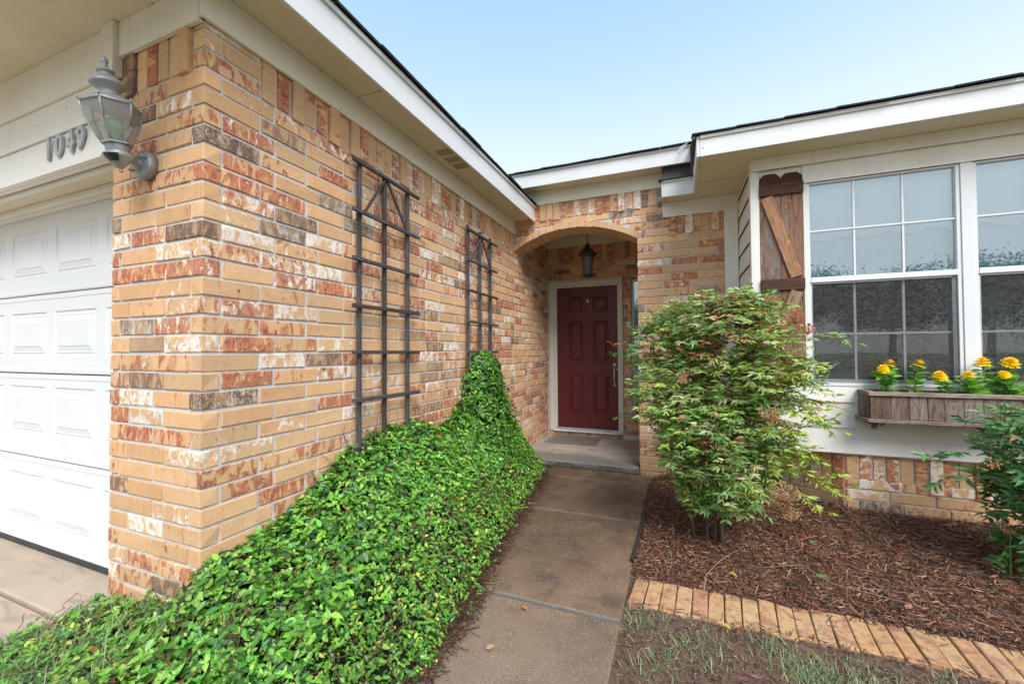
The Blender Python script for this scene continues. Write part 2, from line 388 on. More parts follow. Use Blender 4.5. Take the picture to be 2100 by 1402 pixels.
def mat_screen():
    t = NT('insect_screen'); v = t.pos()
    a = t.noise(t.scale(v, (34, 1, 420)), 1, 3, .7); b = t.noise(t.scale(v, (420, 1, 40)), 1, 2, .6); big = t.noise(t.scale(v, (2, 1, 5)), 1, 4, .6)
    w = t.math('ADD', t.math('MULTIPLY', a, .65), t.math('MULTIPLY', b, .35))
    c = t.mix(t.smooth(w, .40, .66), (.030, .030, .031), (.20, .20, .195))
    c = t.mix(t.math('MULTIPLY', t.smooth(big, .5, .7), .35), c, (.18, .19, .185))
    tr = t.n.new('ShaderNodeBsdfTransparent')
    df = t.n.new('ShaderNodeBsdfDiffuse'); t.l.new(c, df.inputs[0])
    mx = t.n.new('ShaderNodeMixShader'); mx.inputs[0].default_value = .50
    t.l.new(tr.outputs[0], mx.inputs[1]); t.l.new(df.outputs[0], mx.inputs[2]); return t.fin(mx)
M_SCREEN = mat_screen()
M_SKY_BLIND = mat_simple('pale_sky_and_blind', (.62, .75, .80), .8, c2=(.57, .71, .76))  # sky reflection put into the panels' colour; also the porch window's blind
M_SKYBAND = mat_simple('white_sky_reflection', (.90, .94, .92), .8, c2=(.88, .92, .90))  # brighter part of the sky reflection, put into colour
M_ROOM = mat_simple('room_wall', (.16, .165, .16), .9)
M_ROOMPOST = mat_simple('pale_green_wall', (.62, .70, .64), .9)
M_BARKTREE = mat_simple('tree_bark', (.10, .08, .06), .9)

# ------------------------------------------------------------------ object helpers
def tag(o, label=None, cat=None, group=None, kind=None):
    if label: o['label'] = label
    if cat: o['category'] = cat
    if group: o['group'] = group
    if kind: o['kind'] = kind
    return o
def empty(name, loc=(0, 0, 0), label=None, cat=None, group=None, kind=None, rot=None):
    o = bpy.data.objects.new(name, None); col.objects.link(o); o.location = loc
    if rot: o.rotation_euler = rot
    o.empty_display_size = .1
    return tag(o, label, cat, group, kind)
def link(name, me, mat, parent=None, loc=None, rot=None):
    o = bpy.data.objects.new(name, me); col.objects.link(o)
    if mat is not None and not me.materials: me.materials.append(mat)
    if parent is not None:
        o.parent = parent
        o.location = Vector(loc or (0, 0, 0)) - Vector(ORG.get(parent.name, (0, 0, 0)))
    elif loc is not None: o.location = loc
    if rot is not None: o.rotation_euler = rot
    return o
ORG = {}     # things keep world coordinates for their parts: origin of every parent
def thing(name, loc, label, cat, group=None, kind=None):
    o = empty(name, loc, label, cat, group, kind); ORG[o.name] = tuple(loc); return o

class MB:
    """mesh builder in world coordinates"""
    def __init__(s): s.v = []; s.f = []; s.sm = []
    def add(s, vs, fs, smooth=False):
        b = len(s.v); s.v += [tuple(x) for x in vs]; s.f += [tuple(i + b for i in f) for f in fs]; s.sm += [smooth] * len(fs); return s
    def box(s, x0, x1, y0, y1, z0, z1, ch=0.0, mtx=None):
        vs, fs = cbox((x1 - x0) / 2, (y1 - y0) / 2, (z1 - z0) / 2, ch)
        c = Vector(((x0 + x1) / 2, (y0 + y1) / 2, (z0 + z1) / 2))
        if mtx is None: vs = [Vector(v) + c for v in vs]
        else: vs = [mtx @ (Vector(v) + c) for v in vs]
        return s.add(vs, fs)
    def prism(s, poly, a0, a1, axis='y'):
        """poly of 2D points (counter-clockwise), extruded along axis"""
        n = len(poly)
        def P(p, a):
            return {'x': (a, p[0], p[1]), 'y': (p[0], a, p[1]), 'z': (p[0], p[1], a)}[axis]
        vs = [P(p, a0) for p in poly] + [P(p, a1) for p in poly]
        fs = [tuple(range(n)), tuple(range(2 * n - 1, n - 1, -1))]
        fs += [(i, n + i, n + (i + 1) % n, (i + 1) % n) for i in range(n)]
        return s.add(vs, fs)
    def tube(s, pts, r, n=8, cap=True, smooth=True):
        pts = [Vector(p) for p in pts]; k = len(pts)
        rs = r if isinstance(r, (list, tuple)) else [r] * k
        vs = []; fs = []
        ref = Vector((0, 0, 1))
        for i, p in enumerate(pts):
            d = (pts[min(i + 1, k - 1)] - pts[max(i - 1, 0)]).normalized()
            rr = ref if abs(d.dot(ref)) < .95 else Vector((1, 0, 0))
            u = d.cross(rr).normalized(); w = d.cross(u)
            for j in range(n):
                a = 2 * math.pi * j / n
                vs.append(p + (u * math.cos(a) + w * math.sin(a)) * rs[i])
        for i in range(k - 1):
            for j in range(n):
                a = i * n + j; b = i * n + (j + 1) % n
                fs.append((a, b, b + n, a + n))
        if cap: fs += [tuple(range(n)), tuple(range(k * n - 1, (k - 1) * n - 1, -1))]
        return s.add(vs, fs, smooth)
    def lathe(s, prof, c, n=24, mtx=None, cap=True, smooth=True):
        vs = []; fs = []; k = len(prof)
        for (r, z) in prof:
            for j in range(n):
                a = 2 * math.pi * j / n
                v = Vector((c[0] + r * math.cos(a), c[1] + r * math.sin(a), c[2] + z))
                vs.append(v if mtx is None else mtx @ v)
        for i in range(k - 1):
            for j in range(n):
                a = i * n + j; b = i * n + (j + 1) % n
                fs.append((a, b, b + n, a + n))
        if cap: fs += [tuple(reversed(range(n))), tuple(range((k - 1) * n, k * n))]
        return s.add(vs, fs, smooth)
    def build(s, name, mat, parent=None, center=False):
        """origin at the middle of the piece when center"""
        vs = s.v
        c = Vector((0, 0, 0))
        if center:
            a = np.array(vs); c = Vector(((a.min(0) + a.max(0)) / 2).tolist()); vs = [tuple(Vector(v) - c) for v in vs]
        me = bpy.data.meshes.new(name); me.from_pydata(vs, [], s.f)
        me.polygons.foreach_set('use_smooth', s.sm)
        me.validate(); me.update(); recalc(me)
        return link(name, me, mat, parent, loc=c)
def recalc(me):
    bm = bmesh.new(); bm.from_mesh(me); bmesh.ops.recalc_face_normals(bm, faces=bm.faces); bm.to_mesh(me); bm.free()
def cbox(hx, hy, hz, ch):
    if ch <= 0:
        vs = [(x, y, z) for x in (-hx, hx) for y in (-hy, hy) for z in (-hz, hz)]
        return vs, [(0, 1, 3, 2), (4, 6, 7, 5), (0, 4, 5, 1), (2, 3, 7, 6), (0, 2, 6, 4), (1, 5, 7, 3)]
    vs = []; idx = {}
    for sx in (-1, 1):
        for sy in (-1, 1):
            for sz in (-1, 1):
                for ax in range(3):
                    h = [hx, hy, hz]; p = [sx * hx, sy * hy, sz * hz]
                    for k in range(3):
                        if k != ax: p[k] = (sx, sy, sz)[k] * (h[k] - ch)
                    idx[(sx, sy, sz, ax)] = len(vs); vs.append(tuple(p))
    I = lambda sx, sy, sz, ax: idx[(sx, sy, sz, ax)]
    fs = []
    for ax in range(3):
        for sg in (-1, 1):
            q = []
            for a, b in ((-1, -1), (1, -1), (1, 1), (-1, 1)):
                sgn = [0, 0, 0]; sgn[ax] = sg; o = [k for k in range(3) if k != ax]; sgn[o[0]] = a; sgn[o[1]] = b
                q.append(I(*sgn, ax))
            fs.append(tuple(q))
    for ax in range(3):     # edges along ax
        o = [k for k in range(3) if k != ax]
        for a in (-1, 1):
            for b in (-1, 1):
                q = []
                for e, k in ((-1, o[0]), (1, o[0]), (1, o[1]), (-1, o[1])):
                    sgn = [0, 0, 0]; sgn[ax] = e; sgn[o[0]] = a; sgn[o[1]] = b
                    q.append(I(*sgn, k))
                fs.append(tuple(q))
    for sx in (-1, 1):
        for sy in (-1, 1):
            for sz in (-1, 1): fs.append((I(sx, sy, sz, 0), I(sx, sy, sz, 1), I(sx, sy, sz, 2)))
    return vs, fs
def box(name, x0, x1, y0, y1, z0, z1, mat, parent=None, ch=.002, center=True):
    return MB().box(x0, x1, y0, y1, z0, z1, ch).build(name, mat, parent, center)
def board_between(name, p, q, w, t, mat, parent, nrm):
    """bar from p to q, width w (in plane), thickness t along nrm; local z runs along the bar"""
    p = Vector(p); q = Vector(q); d = (q - p); L = d.length; z = d.normalized(); y = Vector(nrm).normalized(); x = y.cross(z).normalized(); y = z.cross(x)
    vs, fs = cbox(w / 2, t / 2, L / 2, .002)
    me = bpy.data.meshes.new(name); me.from_pydata(vs, [], fs); recalc(me)
    o = link(name, me, mat, parent, loc=(p + q) / 2)
    o.rotation_euler = Matrix((x, y, z)).transposed().to_euler()
    return o

# fast big meshes of many small copies ------------------------------------
def scatter_mesh(name, tv, tf, pos, ax, nr, ln, wd, tint, mat, parent=None, vein=None, ht=None, smooth=False):
    """tv template verts (u along, v across, w up); arrays pos, ax (long axis), nr (normal)"""
    tv = np.array(tv, float); N = len(pos); K = len(tv)
    ax = ax / np.linalg.norm(ax, axis=1, keepdims=True)
    sd = np.cross(nr, ax); sd /= np.linalg.norm(sd, axis=1, keepdims=True) + 1e-9
    up = np.cross(ax, sd)
    ht = ln if ht is None else ht
    V = (pos[:, None] + ax[:, None] * (tv[None, :, 0:1] * ln[:, None, None]) + sd[:, None] * (tv[None, :, 1:2] * wd[:, None, None]) + up[:, None] * (tv[None, :, 2:3] * ht[:, None, None]))
    V = V.reshape(-1, 3)
    lens = np.array([len(f) for f in tf]); flat = np.concatenate([np.array(f) for f in tf])
    loops = (flat[None] + (np.arange(N) * K)[:, None]).ravel()
    ls = np.concatenate([[0], np.cumsum(lens)[:-1]]); total = lens.sum()
    starts = (ls[None] + (np.arange(N) * total)[:, None]).ravel(); tot = np.tile(lens, N)
    me = bpy.data.meshes.new(name)
    me.vertices.add(len(V)); me.vertices.foreach_set('co', V.ravel().astype(np.float32))
    me.loops.add(len(loops)); me.loops.foreach_set('vertex_index', loops.astype(np.int32))
    me.polygons.add(len(starts)); me.polygons.foreach_set('loop_start', starts.astype(np.int32)); me.polygons.foreach_set('loop_total', tot.astype(np.int32))
    me.update(calc_edges=True)
    if smooth: me.polygons.foreach_set('use_smooth', np.ones(len(starts), bool))
    a = me.attributes.new('tint', 'FLOAT_COLOR', 'POINT')
    cc = np.ones((N, K, 4), np.float32); cc[:, :, :3] = tint[:, None, :]
    a.data.foreach_set('color', cc.ravel())
    if vein is not None:
        b = me.attributes.new('vein', 'FLOAT', 'POINT'); b.data.foreach_set('value', np.tile(np.array(vein, np.float32), N))
    return link(name, me, mat, parent, loc=(0, 0, 0))
LEAF_V = [(0, 0, 0), (.33, 0, -.05), (.68, 0, -.03), (1, 0, -.10), (.28, -.5, .06), (.64, -.40, .05), (.28, .5, .06), (.64, .40, .05)]
LEAF_F = [(0, 4, 1), (1, 4, 5, 2), (2, 5, 3), (0, 1, 6), (1, 2, 7, 6), (2, 3, 7)]
LEAF_VEIN = [1, 1, 1, 1, 0, 0, 0, 0]
CHIP_V = [(x, y, z) for x in (0, 1) for y in (-.5, .5) for z in (-.5, .5)]
CHIP_V = [(0, -.35, -.4), (0, -.2, .5), (0, .5, -.5), (0, .3, .4), (1, -.2, -.4), (1, -.4, .3), (1, .1, -.5), (1, .25, .5)]
CHIP_F = [(0, 1, 3, 2), (4, 6, 7, 5), (0, 4, 5, 1), (2, 3, 7, 6), (0, 2, 6, 4), (1, 5, 7, 3)]
BLADE_V = [(0, -.5, 0), (0, .5, 0), (.5, -.4, .08), (.5, .4, .08), (1, 0, 0)]
BLADE_F = [(0, 2, 3, 1), (2, 4, 3)]
def unit(n): 
    v = rng.normal(size=(n, 3)); return v / np.linalg.norm(v, axis=1, keepdims=True)
def pick(cols, w, n, jit=.12):
    c = np.array(cols); i = rng.choice(len(c), n, p=np.array(w) / sum(w)); out = c[i]
    return np.clip(out * (1 + rng.normal(0, jit, (n, 1))) * (1 + rng.normal(0, jit * .4, (n, 3))), .002, 1)

# ------------------------------------------------------------------ brick building
H = .0781; P = .254; BL = .244; BH = .0662; BD = .072
def brick_mesh(L, hgt, dep, k):
    """a brick centred on its front face middle, long side along x, front toward -y; slightly irregular"""
    rr = random.Random(k)
    vs, fs = cbox(L / 2, dep / 2, hgt / 2, .003)
    out = []
    for v in vs:
        out.append((v[0] + rr.uniform(-.0028, .0028), v[1] + dep / 2 + rr.uniform(-.0015, .0015), v[2] + rr.uniform(-.0024, .0024)))
    me = bpy.data.meshes.new('brick'); me.from_pydata(out, [], fs); recalc(me)
    me.materials.append(M_BRICK); return me
_bm = {}
def bmesh_for(L, hgt, dep):
    key = (round(L, 3), round(hgt, 3), round(dep, 3), random.randrange(9))
    if key not in _bm: _bm[key] = brick_mesh(L, hgt, dep, hash(key) & 0xffff)
    return _bm[key]
class Wall:
    """records bricks on a face: origin o, direction u (unit, along wall), outward normal n"""
    def __init__(s, parent, o, u, n):
        s.parent = parent; s.o = Vector(o); s.u = Vector(u); s.n = Vector(n); s.list = []
    def put(s, a0, a1, z0, z1, proud=0.0, dep=BD, vertical=False, tilt=0.0):
        if a1 - a0 < .012 or z1 - z0 < .012: return
        s.list.append((a0, a1, z0, z1, proud, dep, vertical, tilt))
    def course(s, a0, a1, z0, off=0.0, first=None, z1=None, skip=()):
        """running bond between a0 and a1; joints at a0+off+k*P"""
        z1 = z1 if z1 is not None else z0 + BH
        edges = []
        a = a0; e = a0 + off if off > .02 else a0 + P
        cuts = [a0]
        while e < a1 - .02: cuts.append(e); e += P
        cuts.append(a1 + .0115)
        for c0, c1 in zip(cuts[:-1], cuts[1:]):
            s.put(c0, c1 - .0115, z0 + random.uniform(-.001, .001), z1, random.uniform(-.0015, .0025), tilt=random.uniform(-.004, .004))
    def soldiers(s, a0, a1, z0, z1, pitch=.0785):
        a = a0
        while a < a1 - .02:
            w = min(.0685, a1 - a)
            big = random.random() < .28
            s.put(a, a + w, z0 - (random.uniform(.008, .02) if big else random.uniform(-.002, .003)), z1, random.uniform(.008, .018) if big else random.uniform(-.002, .003), vertical=True, tilt=random.uniform(-.006, .006))
            a += pitch
    def build(s, limit=300, keyfn=None):
        L = s.list
        if len(L) > limit:
            def d(b):
                c = s.o + s.u * ((b[0] + b[1]) / 2) + Vector((0, 0, (b[2] + b[3]) / 2)); return (c - CAM).length
            vis = [b for b in L if b[3] > getattr(s, 'hidden_below', -9)]
            vis.sort(key=d); ind = vis[:limit]; rest = [b for b in L if b not in ind]
        else: ind, rest = L, []
        Rm = Matrix((s.u, -s.n, Vector((0, 0, 1)))).transposed()
        if s.u.cross(-s.n).z < 0: Rm = Matrix((-s.u, -s.n, Vector((0, 0, 1)))).transposed()
        for b in ind:
            a0, a1, z0, z1, pr, dep, vert, tilt = b
            c = s.o + s.u * ((a0 + a1) / 2) + Vector((0, 0, (z0 + z1) / 2)) + s.n * pr
            if vert:
                me = bmesh_for(z1 - z0, a1 - a0, dep); rot = Rm @ Matrix.Rotation(R(90) + tilt, 3, 'Y')
            else:
                me = bmesh_for(a1 - a0, z1 - z0, dep); rot = Rm @ Matrix.Rotation(tilt, 3, 'Y')
            link('brick', me, None, s.parent, loc=c, rot=rot.to_euler())
        if rest:
            mb = MB()
            for b in rest:
                a0, a1, z0, z1, pr, dep, vert, tilt = b
                vs, fs = cbox((a1 - a0) / 2, dep / 2, (z1 - z0) / 2, .003)
                c = s.o + s.u * ((a0 + a1) / 2) + Vector((0, 0, (z0 + z1) / 2)) + s.n * (pr - dep / 2)
                mb.add([Rm @ Vector((v[0], v[1], v[2])) + c for v in vs], fs)
            o = mb.build('brick', M_BRICK, s.parent); o['kind'] = 'stuff'

# ================================================================== SETTING
ZG = -.43; ZP = -.36
def ground_h(x, y):
    """soil height"""
    h = -.455 + 0 * x
    bed = np.clip((x - 1.55) / 1.0, 0, 1) * np.clip((y - 1.42) / 1.1, 0, 1)
    h = h + .09 * bed + np.clip((x - 1.52) / .12, 0, 1) * .018
    h = h + np.where((x > 1.52) & (y > -3) & (x < 6) & (y < 4) & ((y < 1.10) | (y > 1.42)), .007 * np.sin(x * 9 + y * 5) * np.sin(y * 11 - x * 3) + .004 * np.sin(x * 31) * np.sin(y * 27), 0)
    h = h + np.where((y > 2.3) & (x > 1.5), .02 * np.clip((y - 2.3) / .3, 0, 1), 0)
    return h
fx = np.concatenate([np.linspace(-120, -8, 15), np.linspace(-6, -1, 10), np.arange(-.9, 1.4, .1), np.arange(1.4, 4.6, .03), np.linspace(4.8, 9, 10), np.linspace(12, 120, 14)])
fy = np.concatenate([np.linspace(-120, -8, 15), np.linspace(-6, -1, 10), np.arange(-.9, .3, .1), np.arange(.3, 3.6, .03), np.linspace(3.8, 9, 8), np.linspace(12, 120, 14)])
gx, gy = np.meshgrid(fx, fy, indexing='ij')
gz = ground_h(gx, gy)
V = np.stack([gx, gy, gz], -1).reshape(-1, 3); nx, ny = len(fx), len(fy)
F = [(i * ny + j, (i + 1) * ny + j, (i + 1) * ny + j + 1, i * ny + j + 1) for i in range(nx - 1) for j in range(ny - 1)]
me = bpy.data.meshes.new('ground'); me.from_pydata(V.tolist(), [], F)
me.polygons.foreach_set('use_smooth', [True] * len(F))
tag(link('ground', me, M_SOIL), kind='structure')

# path: slabs between joints
path = empty('path', (1.0, 1.0, ZG), kind='structure'); ORG[path.name] = (1.0, 1.0, ZG)
ycuts = [-3.8, -2.6, -1.4, -.24, .968, 2.175, 3.07, 3.395]
for i, (a, b) in enumerate(zip(ycuts[:-1], ycuts[1:])):
    dz = [0, 0, 0, -.004, 0, .003, .006][i]
    MB().box(.46, 1.503, a + .004, b - .004, -.56, ZG + dz, .012).build('slab', M_PATH, path)
for y in ycuts[1:-1]:
    box('joint_strip', .46, 1.500, y - .006, y + .006, -.5, ZG - .002, M_JOINT, path, 0)
# porch slab
porch = empty('porch', (.7, 4.1, ZP), kind='structure'); ORG[porch.name] = (.7, 4.1, ZP)
MB().box(.002, 1.386, 3.40, 4.765, -.60, ZP, .014).build('slab', M_PORCH, porch)
MB().box(1.386, 3.0, 3.72, 4.765, -.60, ZP - .004, .01).build('slab', M_PORCH, porch)
def mat_riser():
    t = NT('stained_step_edge'); v = t.pos()
    c = t.mix(t.smooth(t.noise(t.scale(v, (5, 5, 14)), 1, 5, .7), .35, .65), (.20, .175, .15), (.085, .078, .068))
    return t.fin(t.pbsdf(c, .85, t.bump(t.noise(v, 70, 5, .7), .4, .005), spec=.3))
box('step_edge', .003, 1.385, 3.392, 3.41, -.45, ZP - .012, mat_riser(), porch, .004)
box('doormat_mark', .10, .78, 4.18, 4.70, ZP, ZP + .0015, mat_concrete('worn_concrete', (.19, .16, .135), (.22, .185, .15), (.12, .10, .085), 3), porch, 0)
mo = rng.uniform(.35, 1.39, 700)
o = scatter_mesh('moss', LEAF_V, LEAF_F, np.stack([mo, 3.385 + rng.normal(0, .012, 700), ZG + .004 + rng.uniform(0, .014, 700)], 1), unit(700) * np.array([1, 1, .3]), np.tile([0, -.4, 1.], (700, 1)) + rng.normal(0, .4, (700, 3)), rng.uniform(.006, .018, 700), rng.uniform(.004, .010, 700), pick([(.07, .10, .035), (.05, .035, .022), (.13, .09, .06)], (3, 4, 2), 700), M_MULCH, None)
tag(o, 'thin line of moss and dirt where the path meets the porch step', 'moss', kind='stuff')
# driveway
dr = empty('driveway', (-2, 0, -.38), kind='structure'); ORG[dr.name] = (-2, 0, -.38)
MB().box(-8.5, -.62, -.045, .6, -.55, -.372, .008).build('slab', M_DRIVE, dr)
MB().box(-8.5, -.95, -16, -.055, -.55, -.385, .008).build('slab', M_DRIVE, dr)

# ================================================================== BRICK WALLS
ZFR = 2.215                      # underside of the low frieze boards
# -- side wall of the garage, facing the path (x = 0)
side = thing('brick_wall', (0, 1.7, -.45), 'long orange mottled brick wall with two trellises, running from garage corner to porch', 'wall')
MB().box(-.12, -.006, .006, 4.83, -.55, 2.60).build('mortar', M_MORTAR, side)
W = Wall(side, (0, 0, 0), (0, 1, 0), (1, 0, 0)); W.hidden_below = .0
Wr = None
for k in range(-6, 26):
    z0 = k * H + .005
    odd = (k % 2 == 1)
    if odd: W.course(.075 + .007, 3.413, z0, off=.2465)   # header of face brick shows at the corner
    else: W.course(0.0, 3.413, z0)
for k in (26, 27):
    if k % 2: W.put(.082, .329 - .08, k * H + .005, k * H + .005 + BH)
    else: W.put(0, .244, k * H + .005, k * H + .005 + BH)
W.put(0, .244, 28 * H + .005, 28 * H + .005 + .05)
W.soldiers(.254, 3.41, 26 * H + .005, 2.245)
W.build(300)
# -- the same plane inside the porch recess
rec = thing('brick_wall', (0, 4.1, -.36), 'brick side wall inside the shaded porch, left of the maroon door', 'wall')
W = Wall(rec, (0, 3.415, 0), (0, 1, 0), (1, 0, 0))
for k in range(-5, 32):
    W.course(0.0, 1.345, k * H + .005, off=(.03 if k % 2 else .16), z1=None)
W.build(300)
# -- garage pillar face (y = 0)
pil = thing('brick_wall', (-.32, 0, -.42), 'narrow brick pier between white garage door and house corner, holding the coach lamp', 'wall')
MB().box(-.636, -.120, .006, .23, -.55, 2.50).build('mortar', M_MORTAR, pil)
W = Wall(pil, (0, 0, 0), (-1, 0, 0), (0, -1, 0))
for k in range(-6, 26):
    z0 = k * H + .005
    if k % 2: W.course(0.0, .643, z0)
    else: W.course(.082, .643, z0, off=.2465)
for k in (26, 27, 28):
    if k % 2: W.put(0, .0685, k * H + .005, min(k * H + .005 + BH, 2.25))
    else: W.put(.082 - .008, .082 - .007, k * H + .005, k * H + .03)
W.soldiers(.079, .62, 26 * H + .005, 2.25)
W.build(300)
jr = Wall(pil, (-.643, 0, 0), (0, 1, 0), (-1, 0, 0))
for k in range(-6, 25): jr.course(0.078, .235, k * H + .005, off=0)
jr.build(300)
# -- arch wall (y = La)
La = 3.415; XJ = 1.389
arch = thing('brick_wall', (1.75, La, -.42), 'brick front wall with low arched opening onto the porch', 'wall')
def zin(x):   # intrados
    x0, x1, zs, zc = -.01, 1.399, 2.012, 2.219
    hw = (x1 - x0) / 2; rise = zc - zs; rad = (hw * hw + rise * rise) / (2 * rise); xm = (x0 + x1) / 2
    return zc - rad + math.sqrt(max(rad * rad - (x - xm) ** 2, 0))
hw = .7045; rise = .207; RAD = (hw * hw + rise * rise) / (2 * rise); XM = .6945; ZC = 2.219 - RAD
RO = RAD + .068
def zout(x): return ZC + math.sqrt(max(RO * RO - (x - XM) ** 2, 0))
DEP = .30
poly = [(-.02, 2.66), (-.02, zin(-.02) + .03)]
NA = 28
pts = [(x, zin(x) + .012) for x in np.linspace(0, XJ, NA)]
mb = MB()
# mortar above the arch
for (xa, za), (xb, zb) in zip(pts[:-1], pts[1:]):
    mb.add([(xa, La + .008, za), (xb, La + .008, zb), (xb, La + .008, 2.62), (xa, La + .008, 2.62), (xa, La + DEP - .008, za), (xb, La + DEP - .008, zb), (xb, La + DEP - .008, 2.62), (xa, La + DEP - .008, 2.62)],
           [(0, 1, 2, 3), (5, 4, 7, 6), (0, 4, 5, 1)])
mb.box(XJ + .006, 2.36, La + .008, La + DEP - .006, -.55, 2.62)
mb.build('mortar', M_MORTAR, arch)
W = Wall(arch, (0, La, 0), (1, 0, 0), (0, -1, 0))
for k in range(-6, 30):
    z0 = k * H + .005; z1 = z0 + BH
    xr = 1.641 if k >= 26 else 2.203
    if k in (26, 27, 28, 29): xr = 1.70
    if z0 < 2.0:
        if k % 2: W.course(XJ, xr, z0)
        else: W.course(XJ, xr, z0, off=.0785)
    else:   # courses broken by the arch ring
        xs = [x for x in np.linspace(0, 1.55, 312) if zout(x) < z0 + BH * .55 or x > XJ + .03 or x < 0]
        segs = []; st = None; prev = None
        for x in np.linspace(0.004, xr, 400):
            free = (x > 1.435) or zout(x) + .006 < z0 + BH * .45
            if free and st is None: st = x
            if not free and st is not None: segs.append((st, prev)); st = None
            prev = x
        if st is not None: segs.append((st, xr))
        for a, b in segs:
            g = (a // P) * P + (.09 if k % 2 else .21)
            while g <= a + .03: g += P
            W.course(a, b, z0, off=g - a)
W.soldiers(.006, 1.64, 2.342 + .002, 2.56, .0795)
W.soldiers(1.700, 2.195, 26 * H + .005, 2.245, .0785)
for b in W.list[:]:
    # keep bricks clear of the arch ring
    xm = (b[0] + b[1]) / 2
    if b[2] > 1.95 and b[1] < XJ + .02 and b[3] < 2.34 and min(zout(b[0]), zout(b[1]), zout(xm)) > b[3] - .01: W.list.remove(b)
W.build(300)
# jamb facing the opening
J = Wall(arch, (XJ, La, 0), (0, 1, 0), (-1, 0, 0))
for k in range(-5, 26): J.course(.078, DEP, k * H + .005, off=0)
J.build(300)
# back of arch wall in the porch (seen from other positions)
Bk = Wall(arch, (0, La + DEP, 0), (1, 0, 0), (0, 1, 0))
# ring of rowlocks
nb = 17; a_l = math.atan2(2.012 - ZC, 0.0 - XM); a_r = math.atan2(2.012 - ZC, XJ + .012 - XM)
for i in range(nb):
    a = a_l + (a_r - a_l) * (i + .5) / nb; wdt = RAD * abs(a_r - a_l) / nb - .009
    for dpt, (y0, y1) in enumerate(((La - .006, La + .145), (La + .155, La + DEP))):
        vs, fs = cbox(wdt / 2, (y1 - y0) / 2, .034, .003)
        Mx = Matrix.Rotation(-(a - R(90)), 3, 'Y')
        j = random.uniform(-.003, .004)
        me = bpy.data.meshes.new('brick'); me.from_pydata([tuple(v) for v in vs], [], fs); recalc(me)
        c = Vector((XM + (RAD + .034 + j) * math.cos(a), (y0 + y1) / 2 - random.uniform(0, .004) * (1 - dpt), ZC + (RAD + .034 + j) * math.sin(a)))
        link('brick', me, M_ROWLOCK, arch, loc=c, rot=Mx.to_euler())
mb = MB()
for i in range(40):
    a0 = a_l + (a_r - a_l) * i / 40; a1 = a_l + (a_r - a_l) * (i + 1) / 40
    q = []
    for r_ in (RAD + .006, RAD + .066):
        for a in (a0, a1):
            q += [(XM + r_ * math.cos(a), La + .002, ZC + r_ * math.sin(a)), (XM + r_ * math.cos(a), La + DEP - .004, ZC + r_ * math.sin(a))]
    mb.add(q, [(0, 1, 3, 2), (4, 6, 7, 5), (0, 2, 6, 4), (1, 5, 7, 3)])
mb.build('ring_mortar', M_MORTAR, arch)

# -- door wall (y = Ld)
Ld = 4.767
dw = thing('brick_wall', (1.1, Ld, -.36), 'shaded brick wall around the maroon front door', 'wall')
mb = MB()
mb.box(-.1, .03, Ld + .008, Ld + .2, -.5, 2.7); mb.box(1.07, 1.184, Ld + .008, Ld + .2, -.5, 2.7); mb.box(.03, 1.07, Ld + .008, Ld + .2, 1.845, 2.7); mb.box(.03, 1.07, Ld + .008, Ld + .2, -.5, -.30)
mb.box(1.184, 1.62, Ld + .008, Ld + .2, 1.85, 2.7); mb.box(1.184, 1.62, Ld + .008, Ld + .2, -.5, -.05); mb.box(1.62, 3.0, Ld + .008, Ld + .2, -.5, 2.7)
mb.build('mortar', M_MORTAR, dw)
W = Wall(dw, (0, Ld, 0), (1, 0, 0), (0, -1, 0))
for k in range(-4, 27):
    z0 = k * H + .006
    off = .09 if k % 2 else .217
    if z0 > 1.83: W.course(0.01, 2.2, z0, off=off)
    elif z0 > -.05:
        W.course(1.073, 1.182, z0, off=(.045 if k % 2 else .075)); W.course(1.625, 2.2, z0, off=off)
    else: W.course(1.073, 2.2, z0, off=(.07 if k % 2 else .2))
for i in range(12): W.put(.01 + i * .0885, .088 + i * .0885, -.357, -.302, random.uniform(0, .006), .09)
W.soldiers(.01, 2.2, 27 * H + .006, 2.39, .0785)
W.build(300)

# -- low brick base under the bay
base = thing('brick_wall', (3.3, 2.7, -.35), 'low brick base under the bay window with row of upright bricks', 'wall')
MB().box(2.914, 6.0, 2.709, 2.95, -.5, .092).build('mortar', M_MORTAR, base)
W = Wall(base, (2.918, 2.70, 0), (1, 0, 0), (0, -1, 0))
for k in range(-6, -2):
    if k % 2: W.course(0, 2.6, k * H + .072, off=.075)
    else: W.course(0, 2.6, k * H + .072)
W.soldiers(0, 2.6, -2 * H + .008 , .090, .0785)
W.build(300)
ang = Vector((-1, 1, 0)).normalized(); nn = Vector((-1, -1, 0)).normalized()
W = Wall(base, (2.902, 2.704, 0), tuple(ang), tuple(nn))
for k in range(-6, -2):
    if k % 2: W.course(0, 1.0, k * H + .072, off=.075)
    else: W.course(0, 1.0, k * H + .072)
W.soldiers(0, 1.0, -2 * H + .008, .085, .0785)
W.build(300)
o_ = Vector((2.902, 2.704, 0)); q = [o_ - nn * .008, o_ + ang * 1.01 - nn * .008, o_ + ang * 1.01 - nn * .12, o_ - nn * .12]
MB().prism([(v.x, v.y) for v in q], -.5, .088, 'z').build('mortar', M_MORTAR, base)

# ================================================================== ROOFS AND EAVES
ZS = 2.365
XO = .268
roof = thing('roof', (-2, 2, 2.36), 'garage wing eave with white fascia and tan soffit above the long brick wall', 'roof')
box('soffit', -.02, XO - .02, .0, La + .01, ZS, ZS + .012, M_SOFFIT, roof, 0)
box('soffit', -5.0, XO - .02, -.46, -.0005, ZS, ZS + .012, M_SOFFIT, roof, 0)
